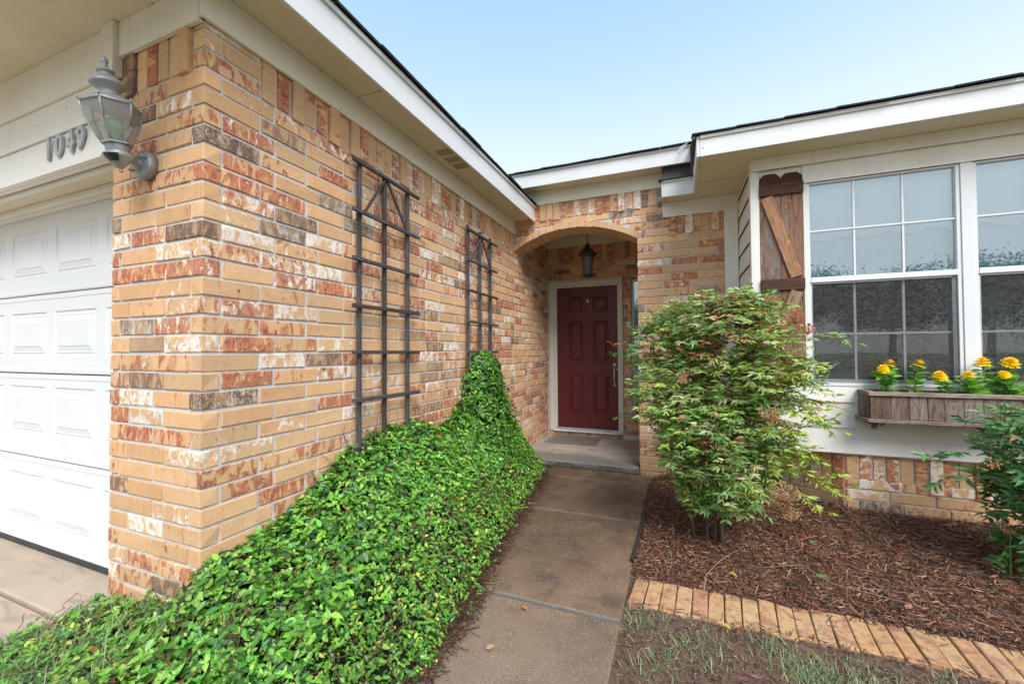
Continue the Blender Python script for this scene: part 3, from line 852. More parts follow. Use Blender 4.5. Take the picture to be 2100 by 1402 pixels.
# fascia boards
box('fascia', XO - .02, XO, -.48, 3.43, 2.328, 2.50, M_WHITE_Y, roof)
box('fascia', XO + .001, XO + .014, -.49, 3.425, 2.484, 2.512, M_WHITE_Y, roof)
box('fascia', -5.0, XO - .021, -.48, -.46, 2.328, 2.50, M_WHITE_X, roof)
box('frieze_board', .002, .022, -.022, La - .004, ZFR, ZS - .001, M_CREAM_Y, roof)
box('frieze_board', -.566, -.003, -.022, -.002, ZFR - .01, ZS - .001, M_CREAM_X, roof)
box('shadow_gap', -.006, .006, -.012, .004, ZFR, ZS - .001, M_GROOVE, roof, 0)
# soffit vents: frame and slots
for i in range(3):
    y0 = 1.56 + i * .125
    box('vent', .085, .225, y0, y0 + .105, ZS - .004, ZS - .0005, M_SOFFIT, roof, .0005)
    mb = MB()
    for j in range(11): mb.box(.092, .218, y0 + .009 + j * .0085, y0 + .0125 + j * .0085, ZS - .0052, ZS - .0042)
    g_ = mb.build('slot', mat_simple('vent_slot', (.28, .24, .17), .9) if i == 0 else bpy.data.materials['vent_slot'], roof); g_['kind'] = 'stuff'
for y in (.83, 3.0): box('soffit_seam', .024, XO - .022, y, y + .0025, ZS - .0015, ZS - .0002, bpy.data.materials['vent_slot'], roof, 0)
def shingles(parent, a0, a1, mk, pitch=.305):
    a = a0
    while a < a1:
        mk(a, min(a + pitch - .006, a1), random.uniform(-.006, .006), random.uniform(-.002, .003)); a += pitch
sl = .38
def side_sh(a, b, dx, dz):
    mb = MB(); x0 = XO + .036 + dx
    mb.add([(x0, a, 2.515 + dz), (x0, b, 2.515 - dz), (x0 - .3, b, 2.515 + .3 * sl), (x0 - .3, a, 2.515 + .3 * sl), (x0, a, 2.527 + dz), (x0, b, 2.527 - dz), (x0 - .3, b, 2.527 + .3 * sl), (x0 - .3, a, 2.527 + .3 * sl)],
           [(0, 3, 2, 1), (4, 5, 6, 7), (0, 1, 5, 4), (1, 2, 6, 5), (2, 3, 7, 6), (3, 0, 4, 7)])
    mb.build('shingle', M_SHINGLE, roof, True)
shingles(roof, -.5, 3.60, side_sh)
MB().add([(XO - .005, -.47, 2.502), (XO - .005, 3.55, 2.502), (-4.5, 3.55, 2.502 + 4.77 * .38), (-4.5, 3.2, 2.502 + 4.77 * .38), (XO - .005, -.47, 2.516), (XO - .005, 3.55, 2.516), (-4.5, 3.55, 2.516 + 4.77 * .38), (-4.5, 3.2, 2.516 + 4.77 * .38)],
         [(0, 3, 2, 1), (4, 5, 6, 7), (0, 1, 5, 4), (1, 2, 6, 5), (2, 3, 7, 6), (3, 0, 4, 7)]).build('roof_deck', M_SHINGLE, roof)
# garage front hip plane
MB().add([(-5, -.47, 2.503), (XO - .006, -.47, 2.503), (-4.5, 3.2, 2.50 + 4.77 * .38), (-5, 3.2, 2.50 + 4.77 * .38)], [(0, 1, 2, 3)]).build('roof_deck', M_SHINGLE, roof)

# middle roof over the porch
ZM0, ZM1 = 2.518, 2.668; YM = 3.198
mid = thing('roof', (1, 3.3, 2.66), 'porch roof edge with white fascia rising above the brick arch', 'roof')
box('fascia', -.6, 1.905, YM, YM + .02, 2.655, 2.80, M_WHITE_X, mid)
box('fascia', -.6, 1.905, YM - .012, YM - .001, 2.795, 2.817, M_WHITE_X, mid)
box('soffit', -.6, 1.905, YM + .021, La + .02, ZM1, ZM1 + .012, M_SOFFIT, mid, 0)
box('frieze_board', .0, 1.64, La - .021, La - .001, ZM0, ZM1 - .001, M_CREAM_X, mid)
box('dark_void_fill', 1.645, 1.905, 3.26, La, 2.51, ZM1 - .002, M_FLASH, mid, 0)  # near-black box: darkness of the void between the eaves put into colour
def mid_sh(a, b, dy, dz):
    y0 = YM - .036 + dy
    MB().add([(a, y0, 2.818 + dz), (b, y0, 2.818 - dz), (b, y0 + .3, 2.818 + .3 * sl), (a, y0 + .3, 2.818 + .3 * sl), (a, y0, 2.830 + dz), (b, y0, 2.830 - dz), (b, y0 + .3, 2.830 + .3 * sl), (a, y0 + .3, 2.830 + .3 * sl)],
           [(0, 1, 2, 3), (4, 7, 6, 5), (0, 4, 5, 1), (1, 5, 6, 2), (2, 6, 7, 3), (3, 7, 4, 0)]).build('shingle', M_SHINGLE, mid, True)
shingles(mid, -.5, 2.1, mid_sh)
MB().add([(-.7, YM, 2.806), (6, YM, 2.806), (6, 9, 2.806 + 5.8 * .38), (-.7, 9, 2.806 + 5.8 * .38)], [(0, 1, 2, 3)]).build('roof_deck', M_SHINGLE, mid)
# small white cord loop on the roof edge
lp = MB().tube([(1.845, 3.15, 2.80), (1.80, 3.145, 2.755), (1.79, 3.143, 2.725), (1.80, 3.143, 2.722), (1.86, 3.147, 2.79), (1.885, 3.15, 2.825), (1.845, 3.15, 2.80)], .004, 6).build('cord_loop', M_VINYL)
tag(lp, 'small white cord loop hooked over the porch roof edge', 'cord')

# bay roof
by = 2.68
YB = 2.396; XB = 1.925; ZB = 2.343
bay = thing('roof', (3.5, 2.9, 2.37), 'bay window eave with white fascia stepping back beside the porch roof', 'roof')
box('fascia', XB + .024, 6.2, YB - .0, YB + .02, ZB, 2.485, M_WHITE_X, bay)
box('fascia', XB + .024, 6.2, YB - .014, YB - .001, 2.478, 2.503, M_WHITE_X, bay)
box('fascia', XB, XB + .022, YB - .002, 3.192, ZB, 2.503, M_WHITE_Y, bay)
box('fascia', 1.662, XB + .001, 3.188, 3.208, ZB, 2.486, M_WHITE_X, bay)
box('fascia', 1.657, XB - .001, 3.176, 3.187, 2.480, 2.503, M_WHITE_X, bay)
box('fascia', 1.642, 1.661, 3.188, La - .003, ZB, 2.503, M_WHITE_Y, bay)
box('soffit', XB + .023, 6.2, YB + .021, La + .01, 2.354, 2.366, M_SOFFIT, bay, 0)
box('soffit', 1.662, XB + .022, 3.209, La + .01, 2.3545, 2.366, M_SOFFIT, bay, 0)
box('frieze_board', 1.643, 2.333, La - .021, La - .001, 2.207, 2.353, M_CREAM_X, bay)
box('soffit_seam', XB + .03, 2.32, 2.97, 2.973, 2.3525, 2.3538, bpy.data.materials['vent_slot'], bay, 0)
XC = 2.336          # bay corner
box('frieze_board', XC - .004, 6.0, by - .035, by - .012, 2.266, 2.353, M_CREAM_X, bay)
box('frieze_board', XC - .010, 6.0, by - .042, by - .036, 2.258, 2.272, M_CREAM_X, bay)
mb = MB()   # dark rake / drip edge
mb.box(XB - .030, XB - .001, YB - .02, 3.18, 2.500, 2.515); mb.box(1.615, XB - .031, 3.150, 3.24, 2.504, 2.517)
mb.box(XB - .030, XB - .008, YB - .02, YB + .01, 2.475, 2.515)
mb.build('drip_edge', M_FLASH, bay)
def bay_sh(a, b, dy, dz):
    y0 = YB - .038 + dy
    MB().add([(a, y0, 2.505 + dz), (b, y0, 2.505 - dz), (b, y0 + .3, 2.505 + .3 * sl), (a, y0 + .3, 2.505 + .3 * sl), (a, y0, 2.516 + dz), (b, y0, 2.516 - dz), (b, y0 + .3, 2.516 + .3 * sl), (a, y0 + .3, 2.516 + .3 * sl)],
           [(0, 1, 2, 3), (4, 7, 6, 5), (0, 4, 5, 1), (1, 5, 6, 2), (2, 6, 7, 3), (3, 7, 4, 0)]).build('shingle', M_SHINGLE, bay, True)
shingles(bay, XB - .03, 4.8, bay_sh)
MB().add([(XB - .02, YB, 2.50), (6.2, YB, 2.50), (6.2, 9, 2.50 + 6.5 * sl), (XB - .02, 9, 2.50 + 6.5 * sl)], [(0, 1, 2, 3)]).build('roof_deck', M_SHINGLE, bay)

# ================================================================== PORCH CEILING / FRIEZE
pc = thing('porch_ceiling', (.8, 4.2, 2.47), 'cream porch ceiling with frieze boards above the front door', 'ceiling')
box('ceiling_board', .0, 3.0, La + DEP + .001, Ld - .001, 2.50, 2.52, M_CEIL, pc, 0)
box('frieze_board', .002, 3.0, Ld - .022, Ld - .002, 2.352, 2.499, M_CREAM_X, pc)
box('frieze_board', .002, .022, La + DEP + .001, Ld - .023, 2.36, 2.499, M_CREAM_Y, pc)
MB().box(2.2, 2.35, La + .31, Ld, -.4, 2.5).build('end_wall', M_MORTAR, dw)

# ================================================================== BAY
by = 2.68
bw = thing('bay_wall', (3.4, by, .1), 'cream lap-sided bay wall around the big windows', 'wall')
# front face pieces around windows
def lapboard(z0, z1, x0=XC + .045, x1=6.0):
    MB().add([(x0, by - .016, z0), (x1, by - .016, z0), (x1, by - .004, z1), (x0, by - .004, z1), (x0, by + .006, z0), (x1, by + .006, z0), (x1, by + .006, z1), (x0, by + .006, z1)],
             [(0, 1, 2, 3), (5, 4, 7, 6), (0, 4, 5, 1), (3, 2, 6, 7), (0, 3, 7, 4), (1, 5, 6, 2)]).build('siding_board', M_CREAM_X, bw)
for z0, z1 in ((.096, .279), (.281, .466), (.468, .584)): lapboard(z0, z1)
box('sheathing', XC + .03, 2.684, by + .007, by + .05, .10, 2.35, M_CREAM_X, bw, 0)
box('sheathing', 2.684, 6.0, by + .007, by + .05, .10, .578, M_CREAM_X, bw, 0)
box('sheathing', 2.684, 6.0, by + .007, by + .05, 2.13, 2.35, M_CREAM_X, bw, 0)
box('trim_board', XC - .002, XC + .046, by - .02, by + .006, .098, 2.265, M_WHITE_X if False else M_CREAM_Z, bw)
box('trim_board', XC + .048, 2.688, by - .004, by + .0065, .587, 2.265, M_CREAM_Z, bw)     # behind shutter
box('trim_board', 2.672, 2.692, by - .015, by + .02, .587, 2.13, M_CREAM_Z, bw)
box('trim_board', 2.670, 6.0, by - .016, by + .02, 2.129, 2.265, M_CREAM_X, bw)
box('trim_board', 2.664, 6.0, by - .024, by - .017, 2.122, 2.138, M_CREAM_X, bw)
box('mullion', 3.575, 3.637, by - .014, by + .03, .584, 2.128, M_VINYL, bw)
box('floor_panel', XC, 6.0, by + .008, La, .084, .096, M_CREAM_X, bw, 0)
# side face (x = XC) with lap siding
box('trim_board', XC - .016, XC - .002, by - .02, by + .055, .098, 2.352, M_CREAM_Z, bw)
z = .098
while z < 2.31:
    z1 = min(z + .180, 2.352)
    MB().add([(XC - .014, by + .056, z), (XC - .014, La - .002, z), (XC - .002, La - .002, z1), (XC - .002, by + .056, z1), (XC + .01, by + .056, z), (XC + .01, La - .002, z), (XC + .01, La - .002, z1), (XC + .01, by + .056, z1)],
             [(0, 3, 2, 1), (4, 5, 6, 7), (0, 1, 5, 4), (3, 7, 6, 2), (0, 4, 7, 3), (1, 2, 6, 5)]).build('siding_board', M_CREAM_Y, bw)
    MB().box(XC - .013, XC + .0, by + .057, La - .003, z - .004, z - .0005).build('shadow_gap', M_GROOVE, bw)
    z += .182
box('trim_board', 2.203, XC - .015, La - .02, La - .001, -.30, 2.208, M_CREAM_Z, bw)

for z0, z1 in [(.586 + .182 * i, min(.766 + .182 * i, 2.122)) for i in range(9)]:
    if z1 - z0 > .02: lapboard(z0, z1, 4.57, 6.0)
box('trim_board', 4.522, 4.568, by - .018, by + .006, .586, 2.127, M_CREAM_Z, bw)
box('sheathing', 4.523, 6.0, by + .007, by + .05, .579, 2.129, M_CREAM_X, bw, 0)
# ---- windows
def window(x0, x1, label, nx=3):
    w = thing('window', ((x0 + x1) / 2, by, .6), label, 'window')
    y0 = by - .006
    z0, z1, zm0, zm1 = .584, 2.122, 1.358, 1.399
    fr = .022
    box('frame', x0, x0 + fr, y0, y0 + .07, z0, z1, M_VINYL, w); box('frame', x1 - fr, x1, y0, y0 + .07, z0, z1, M_VINYL, w)
    box('frame', x0 + fr + .0005, x1 - fr - .0005, y0, y0 + .07, z1 - .014, z1, M_VINYL, w)
    MB().box(x0 + fr, x1 - fr, y0 - .004, y0 + .07, z0, z0 + .022, .003).box(x0 + fr, x1 - fr, y0 + .02, y0 + .068, z0 + .023, z0 + .05, .003).build('sill', M_ALU if False else M_VINYL, w)
    MB().box(x0 + fr + .0005, x1 - fr - .0005, y0 - .004, y0 + .03, zm0, zm1, .003).box(x0 + fr + .0005, x1 - fr - .0005, y0 - .009, y0 - .0045, zm0 + .004, zm0 + .012).build('meeting_rail', M_VINYL, w)
    # upper sash
    a0, a1 = x0 + fr + .001, x1 - fr - .001
    yg = y0 + .026
    def grid(zb, zt, yy, tw, zsplit, glassmat):
        xs = [a0 + (a1 - a0) * i / nx for i in range(nx + 1)]
        xs[1] += -.004; xs[2] += -.0
        zz = [zb, zsplit, zt]
        for i in range(nx):
            for j in range(2):
                box('pane', xs[i] + .0003, xs[i + 1] - .0003, yy, yy + .003, zz[j] + .0003, zz[j + 1] - .0003, glassmat, w, 0)
        for i in range(1, nx): box('muntin', xs[i] - tw / 2, xs[i] + tw / 2, yy - .007, yy - .0005, zb, zt, M_VINYL, w, .001)
        box('muntin', a0, a1, yy - .0125, yy - .0075, zsplit - tw / 2, zsplit + tw / 2, M_VINYL, w, .001)
    grid(zm1 + .001, z1 - .015, yg - .004, .013, 1.751, M_GLASS)
    grid(z0 + .05, zm0 - .001, yg + .012, .015, .971, M_GLASS)
    # screen with its slim frame in front of the lower sash
    mb = MB(); yy = y0 + .006
    mb.box(a0, a0 + .008, yy, yy + .006, z0 + .024, zm0 - .001); mb.box(a1 - .026, a1, yy + .004, yy + .010, z0 + .024, zm0 - .001)
    mb.box(a0 + .008, a1 - .026, yy, yy + .006, zm0 - .010, zm0 - .001); mb.box(a0 + .008, a1 - .026, yy, yy + .006, z0 + .024, z0 + .032)
    mb.build('screen_frame', M_ALU, w)
    MB().add([(a0, yy + .003, z0 + .03), (a1, yy + .003, z0 + .03), (a1, yy + .003, zm0 - .002), (a0, yy + .003, zm0 - .002)], [(0, 1, 2, 3)]).build('screen', M_SCREEN, w)
    return w
window(2.693, 3.574, 'left gridded bay window between cedar shutter and white mullion')
window(3.638, 4.52, 'right gridded bay window cut off by picture edge, beyond the white mullion')
# what stands inside the room, with panels added to mimic sky reflections
room = empty('room_walls', (3.5, 4, .5), kind='structure'); ORG[room.name] = (3.5, 4, .5)
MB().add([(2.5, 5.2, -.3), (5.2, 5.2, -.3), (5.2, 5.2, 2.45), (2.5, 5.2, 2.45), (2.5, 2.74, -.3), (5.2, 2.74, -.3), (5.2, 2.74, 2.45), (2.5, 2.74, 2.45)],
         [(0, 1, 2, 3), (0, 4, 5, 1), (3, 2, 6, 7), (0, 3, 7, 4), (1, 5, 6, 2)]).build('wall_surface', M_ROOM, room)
tag(box('interior_wall_end', 4.02, 4.16, 3.3, 3.42, .85, 2.4, M_ROOMPOST), 'pale green strip of wall inside the right window', 'wall')
for (xa, xb, lab) in ((2.72, 3.56, 'pale blue shade added to mimic sky reflection in the left upper window'), (3.65, 4.50, 'pale blue shade added to mimic sky reflection in the right upper window')):
    tag(box('sky_backdrop', xa, xb, 2.764, 2.768, 1.39, 2.13, M_SKY_BLIND), lab, 'backdrop')  # panel added for the pale sky mirrored in the upper panes
for (xa, xb, lab) in ((2.72, 3.56, 'scalloped white valance added to mimic reflected sky in the left window'), (3.65, 4.50, 'scalloped white valance added to mimic reflected sky in the right window')):
    mb = MB(); n = 60
    for i in range(n):
        u0 = xa + (xb - xa) * i / n; u1 = xa + (xb - xa) * (i + 1) / n
        zf = lambda u: 1.700 + .016 * math.sin(u * 24) + .006 * math.sin(u * 61)
        yf = lambda u: 2.752 + .003 * math.sin(u * 24)
        mb.add([(u0, yf(u0), zf(u0)), (u1, yf(u1), zf(u1)), (u1, yf(u1), 2.125), (u0, yf(u0), 2.125)], [(0, 1, 2, 3)], True)
    tag(mb.build('skyband', M_SKYBAND), lab, 'skyband')  # wavy-edged sheet added for the brighter sky mirrored in the glass
pts = [(3.86, 2.98, .55), (3.86, 2.98, .80)] + [(3.80 + .06 * math.cos(a), 2.98, .80 + .06 * math.sin(a) * 1.1) for a in np.linspace(0, math.pi * .95, 10)]
tag(MB().tube(pts, .011, 10).build('faucet', M_NICKEL), 'curved kitchen faucet seen through the right window', 'faucet')

# ================================================================== GARAGE DOOR, HEADER
def relief(mb, X0, X1, Z0, Z1, rects, y, prof):
    """a sheet facing -y with raised panels cut in; rects on a regular grid; prof list of (inset, dy)"""
    xs = sorted({X0, X1} | {r[0] for r in rects} | {r[1] for r in rects}); zs = sorted({Z0, Z1} | {r[2] for r in rects} | {r[3] for r in rects})
    def inside(a, b, c, d):
        return any(r[0] <= a + 1e-6 and b <= r[1] + 1e-6 and r[2] <= c + 1e-6 and d <= r[3] + 1e-6 for r in rects)
    for a, b in zip(xs[:-1], xs[1:]):
        for c, d in zip(zs[:-1], zs[1:]):
            if not inside(a, b, c, d): mb.add([(a, y, c), (b, y, c), (b, y, d), (a, y, d)], [(0, 1, 2, 3)])
    for (a, b, c, d) in rects:
        rings = [[(a + i, y + dy, c + i), (b - i, y + dy, c + i), (b - i, y + dy, d - i), (a + i, y + dy, d - i)] for i, dy in prof]
        vs = sum(rings, []); fs = []
        for k in range(len(rings) - 1):
            for j in range(4): fs.append((k * 4 + j, k * 4 + (j + 1) % 4, (k + 1) * 4 + (j + 1) % 4, (k + 1) * 4 + j))
        k = len(rings) - 1; fs.append((k * 4, k * 4 + 1, k * 4 + 2, k * 4 + 3)); mb.add(vs, fs)
gd = thing('garage_door', (-3, .24, -.36), 'white sectional garage door with rows of raised panels', 'garage door')
yg = .24
secs = [(-.335, .200, -.215, .090), (.208, .730, .352, .652), (.738, 1.230, .844, 1.122), (1.238, 1.76, 1.352, 1.651)]
for (z0, z1, a, b) in secs:
    mb = MB(); rects = []
    x = -1.241
    rects = [(-1.241 - .565 * i, -1.241 - .565 * i + .465, a, b) for i in range(-1, 8)]
    rects = [r for r in rects if r[1] < -.65]
    relief(mb, -5.6, -.645, z0, z1, rects, yg, [(0, 0), (.008, .007), (.016, .007), (.024, .003), (.032, .004), (.060, .0), (.063, -.003)])
    mb.add([(-5.6, yg, z1), (-.645, yg, z1), (-.645, yg + .04, z1), (-5.6, yg + .04, z1), (-5.6, yg, z0), (-.645, yg, z0), (-.645, yg + .04, z0), (-5.6, yg + .04, z0)], [(0, 1, 2, 3), (4, 7, 6, 5)])
    for zz, s_ in ((z0 + .030, 1), (z1 - .030, -1)): mb.box(-5.6, -.645, yg - .003, yg + .001, min(zz, zz - s_ * .026), max(zz, zz - s_ * .026), .001)
    mb.build('door_panel', M_GDOOR, gd)
box('backing', -5.6, -.60, yg + .041, yg + .06, -.36, 1.9, M_FLASH, gd, 0)
box('bottom_seal', -5.6, -.645, yg - .004, yg + .035, -.372, -.336, M_RUBBER, gd)
hd = thing('garage_header', (-3, 0, 1.76), 'cream lap-sided header over the garage door carrying the house number', 'siding')
yh = -.03
laps = [(1.764, 1.943), (1.946, 2.120), (2.123, 2.363)]
for i, (z0, z1) in enumerate(laps):
    x1 = -.643 if i < 2 else -.643
    MB().add([(-5.6, yh - .004, z0), (-.66, yh - .004, z0), (-.66, yh + .007, z1), (-5.6, yh + .007, z1), (-5.6, yh + .02, z0), (-.66, yh + .02, z0), (-.66, yh + .02, z1), (-5.6, yh + .02, z1)],
             [(0, 1, 2, 3), (5, 4, 7, 6), (0, 4, 5, 1), (3, 2, 6, 7), (0, 3, 7, 4), (1, 5, 6, 2)]).build('siding_board', M_CREAM_X, hd)
box('trim_board', -.659, -.568, yh - .012, -.003, 1.76 + .36, 2.363, M_CREAM_Z, hd)
box('trim_board', -.659, -.600, yh - .012, -.003, 1.764, 2.119, M_CREAM_Z, hd)
# underside of the opening with mouldings
MB().box(-5.6, -.644, yh + .021, .235, 1.775, 1.80).build('head_jamb', M_SOFFIT, hd)
mb = MB()
for (a, b, c) in ((-.03, .0, 1.764), (.035, .06, 1.752), (.165, .200, 1.745), (.2005, .234, 1.735)): mb.box(-5.6, -.645, a + .022 if a < 0 else a, b + .024 if a < 0 else b, c, 1.774, .004)
mb.build('moulding', M_CREAM_X, hd)
box('shadow_gap', -5.6, -.645, -.0, .006, 1.7735, 1.7748, M_GROOVE, hd, 0)

# house number
num = thing('house_number', (-1, yh - .01, 1.9), 'metal numerals 1049 on the cream board left of the coach lamp', 'house number')
def digit(ch, x, z, h):
    cu = bpy.data.curves.new('digit', 'FONT'); cu.body = ch; cu.size = 1.0; cu.extrude = .035; cu.offset = .018; cu.bevel_depth = .012; cu.resolution_u = 6
    ob = bpy.data.objects.new('tmp', cu); col.objects.link(ob)
    dg = bpy.context.evaluated_depsgraph_get(); me = bpy.data.meshes.new_from_object(ob.evaluated_get(dg))
    bpy.data.objects.remove(ob); me.name = 'digit'
    a = np.array([v.co[:] for v in me.vertices]); mn = a.min(0); mx = a.max(0); sc = h / (mx[1] - mn[1]); sx = sc * .84
    for v in me.vertices:
        v.co = ((v.co.x - mn[0]) * sx, (v.co.z - mn[2]) * sc * .7, (v.co.y - mn[1]) * sc)
    me.flip_normals() if hasattr(me, 'flip_normals') else None
    recalc(me)
    return link('digit', me, M_DIGIT, num, loc=(x, yh - .014, z)), (mx[0] - mn[0]) * sx
for ch, x, z in (('1', -1.136, 1.822), ('0', -1.060, 1.822), ('4', -.955, 1.822), ('9', -.860, 1.822)):
    ob, w = digit(ch, x, z, .116)
    if ch == '1':     # foot and flag like the real numeral
        pass

# ================================================================== COACH LAMP
lx, ly = -.312, -.122
lamp = thing('wall_lamp', (-.34, 0, 1.68), 'grey metal coach lamp with curved glass on the garage brick pier', 'lamp')
tz = 1.60
LM = Matrix.Translation((lx, ly, tz)) @ Matrix.Rotation(R(7.0), 4, 'X') @ Matrix.Rotation(R(-2.0), 4, 'Y') @ Matrix.Scale(.95, 4)
def part(prof, name, mat, n=28, k=None, cap=True, smooth=True):
    mb = MB(); mb.lathe(prof, (0, 0, 0), n, LM, cap, smooth); return mb.build(name, mat, lamp)
part([(.001, -.008), (.006, -.006), (.008, 0), (.005, .006), (.010, .010), (.013, .014), (.028, .030), (.045, .048), (.053, .060), (.050, .066), (.034, .070), (.038, .078), (.040, .098), (.042, .104), (.030, .106)], 'base_cup', M_PEWTER)
# motion-sensor window
ob = MB().lathe([(.032, .032), (.0475, .048), (.0545, .058)], (0, 0, 0), 40, LM, False).build('sensor_window', M_DARKLENS, lamp)
bm = bmesh.new(); bm.from_mesh(ob.data)
kill = [f for f in bm.faces if not (R(-88) < math.atan2(*( (lambda c: (c.y, c.x))(LM.inverted() @ f.calc_center_median()))) < R(-28))]
bmesh.ops.delete(bm, geom=kill, context='FACES'); bm.to_mesh(ob.data); bm.free()
NS = 6; A0 = R(15)
def ringpt(r, z, a): return LM @ Vector((r * math.cos(a), r * math.sin(a), z))
gprof = [(.045, .108), (.060, .135), (.076, .170), (.087, .205), (.0925, .240), (.094, .262)]
for i in range(NS):      # six curved panes
    a0 = A0 + i * math.pi / 3; a1 = a0 + math.pi / 3
    mb = MB(); vs = []; K = 5
    for (r, z) in gprof:
        for k in range(K):
            t_ = k / (K - 1); p0 = Vector((r * math.cos(a0), r * math.sin(a0), z)); p1 = Vector((r * math.cos(a1), r * math.sin(a1), z))
            vs.append(LM @ p0.lerp(p1, t_))
    fs = [(j * K + k, j * K + k + 1, (j + 1) * K + k + 1, (j + 1) * K + k) for j in range(len(gprof) - 1) for k in range(K - 1)]
    mb.add(vs, fs, True).build('pane', M_LAMPGLASS, lamp)
    MB().tube([ringpt(r + .001, z, a0) for r, z in gprof], .0042, 6).build('rib', M_PEWTER, lamp)
    MB().tube([ringpt(.098, .266, a0), ringpt(.103, .280, a0)], .0032, 6).build('stud', M_PEWTER, lamp)
mb = MB(); mb.lathe([(.0525, .104), (.054, .108), (.053, .112), (.040, .112)], (0, 0, 0), 6, LM @ Matrix.Rotation(A0, 4, 'Z'), True, False); mb.build('lower_rim', M_PEWTER, lamp)
mb = MB(); mb.lathe([(.096, .258), (.101, .262), (.100, .267), (.088, .276), (.070, .286), (.052, .296), (.046, .304)], (0, 0, 0), 6, LM @ Matrix.Rotation(A0, 4, 'Z'), True, True); mb.build('roof', M_PEWTER, lamp)
part([(.030, .300), (.034, .310), (.032, .322), (.040, .332), (.056, .344), (.061, .352), (.058, .358), (.046, .370), (.034, .382), (.022, .392), (.022, .398), (.030, .402), (.031, .406), (.020, .414), (.012, .420), (.008, .428), (.012, .438), (.014, .450), (.010, .462), (.001, .468)], 'finial', M_PEWTER)
# bulb and reflected interior
mb = MB(); mb.lathe([(.018, .108), (.018, .140), (.030, .165), (.033, .185), (.026, .205), (.010, .218)], (0, 0, 0), 16, LM); mb.build('bulb', mat_simple('frosted_green_bulb', (.30, .62, .42), .3), lamp)
# arm and wall plate
MB().tube([LM @ Vector((0, .03, .088)), (-.345, -.075, 1.675), (-.352, -.050, 1.672), (-.357, -.030, 1.672)], [.016, .017, .024, .044], 16).build('arm', M_PEWTER, lamp)
PM = Matrix.Translation((-.358, 0, 1.672)) @ Matrix.Rotation(R(90), 4, 'X')
MB().lathe([(.062, .001), (.062, .030), (.058, .035), (.046, .036), (.044, .040)], (0, 0, 0), 32, PM).build('wall_plate', M_PEWTER, lamp)
for a in (R(25), R(205)): MB().lathe([(.004, .036), (.004, .052), (.0055, .053), (.0055, .057)], (.052 * math.cos(a), .052 * math.sin(a), 0), 8, PM).build('screw', M_NICKEL, lamp)

# ================================================================== TRELLISES
def trellis(y0, y1, rungs, stiles, top, bottom, label, tops):
    t = thing('trellis', (.03, (y0 + y1) / 2, -.4), label, 'trellis', 'wooden ladder trellises on the brick wall')
    for (ys, zt) in zip(stiles, tops):
        board_between('stile', (.030, ys + .006, bottom), (.034, ys, zt), .026, .022, M_TRELLIS, t, (1, 0, 0))
    for (z, za, zb) in rungs:
        o = board_between('rung', (.056, y0, za), (.056, y1, zb), .022, .020, M_TRELLIS, t, (1, 0, 0))
    m = stiles[1]
    board_between('brace', (.050, m - .012, rungs[0][1] - .02), (.050, stiles[0] + .03, rungs[1][1] + .01), .018, .012, M_TRELLIS, t, (1, 0, 0))
    board_between('brace', (.050, m + .012, rungs[0][1] - .02), (.050, stiles[2] - .03, rungs[1][1] + .01), .020, .012, M_TRELLIS, t, (1, 0, 0))
    return t
trellis(.772, 1.42, [(0, 1.975, 1.957), (0, 1.684, 1.672), (0, 1.402, 1.396), (0, 1.126, 1.129), (0, .858, .852), (0, .582, .572), (0, .30, .30)], [.845, 1.07, 1.312], 0, -.4,
        'dark wooden ladder trellis nearer the garage corner, rising bare from the ground cover', [2.003, 1.99, 1.998])
trellis(2.168, 2.80, [(0, 1.945, 1.930), (0, 1.672, 1.660), (0, 1.400, 1.393), (0, 1.123, 1.115), (0, .850, .845), (0, .57, .57)], [2.205, 2.45, 2.68], 0, -.4,
        'dark wooden ladder trellis nearer the porch, its foot buried in leafy vine', [1.990, 1.988, 1.985])

# ================================================================== FRONT DOOR
fd = thing('front_door', (.57, Ld, -.25), 'maroon six-panel front door in cream frame with nickel handle', 'door')
yd = Ld + .035
mb = MB()
colsx = [(.305, .512), (.652, .868)]; rowsz = [(1.398, 1.623), (.687, 1.273), (-.029, .512)]
relief(mb, .131, 1.000, -.243, 1.760, [(a, b, c, d) for (a, b) in colsx for (c, d) in rowsz], yd, [(0, -.002), (.007, -.005), (.013, .010), (.028, .012), (.045, .001), (.05, .000)])
mb.build('slab', M_DOOR, fd)
box('backing', .03, 1.07, yd + .02, yd + .05, -.30, 1.84, M_FLASH, fd, 0)
for x0, x1 in ((.030, .085), (1.022, 1.069)): box('frame', x0, x1, Ld - .022, Ld + .03, -.296, 1.786 if False else 1.843, M_DOORFR, fd)
for x0, x1 in ((.0855, .108), (1.0005, 1.0215)): box('frame', x0, x1, Ld - .010, Ld + .04, -.280, 1.789, M_DOORFR, fd)
box('frame', .1085, .1305, Ld + .004, Ld + .045, -.262, 1.779, M_DOORFR, fd)
box('frame', .0855, 1.0215, Ld - .022, Ld + .03, 1.790, 1.843, M_DOORFR, fd)
box('frame', .109, 1.000, Ld - .008, Ld + .04, 1.761, 1.789, M_DOORFR, fd)
box('threshold', .0855, 1.0215, Ld - .045, Ld + .045, -.300, -.281, M_VINYL, fd); box('threshold', .11, 1.0, Ld + .0, Ld + .06, -.280, -.252, M_ALU, fd)
DMx = Matrix.Translation((.953, yd, .790)) @ Matrix.Rotation(R(90), 4, 'X')
MB().lathe([(.030, 0), (.030, .010), (.022, .016), (.012, .018), (.011, .022), (.002, .023)], (0, 0, 0), 24, DMx).build('deadbolt', M_NICKEL, fd)
hs = MB(); DMx = Matrix.Translation((.950, yd, .640)) @ Matrix.Rotation(R(90), 4, 'X')
hs.lathe([(.026, 0), (.026, .006), (.018, .012), (.004, .013)], (0, .01, 0), 20, DMx)
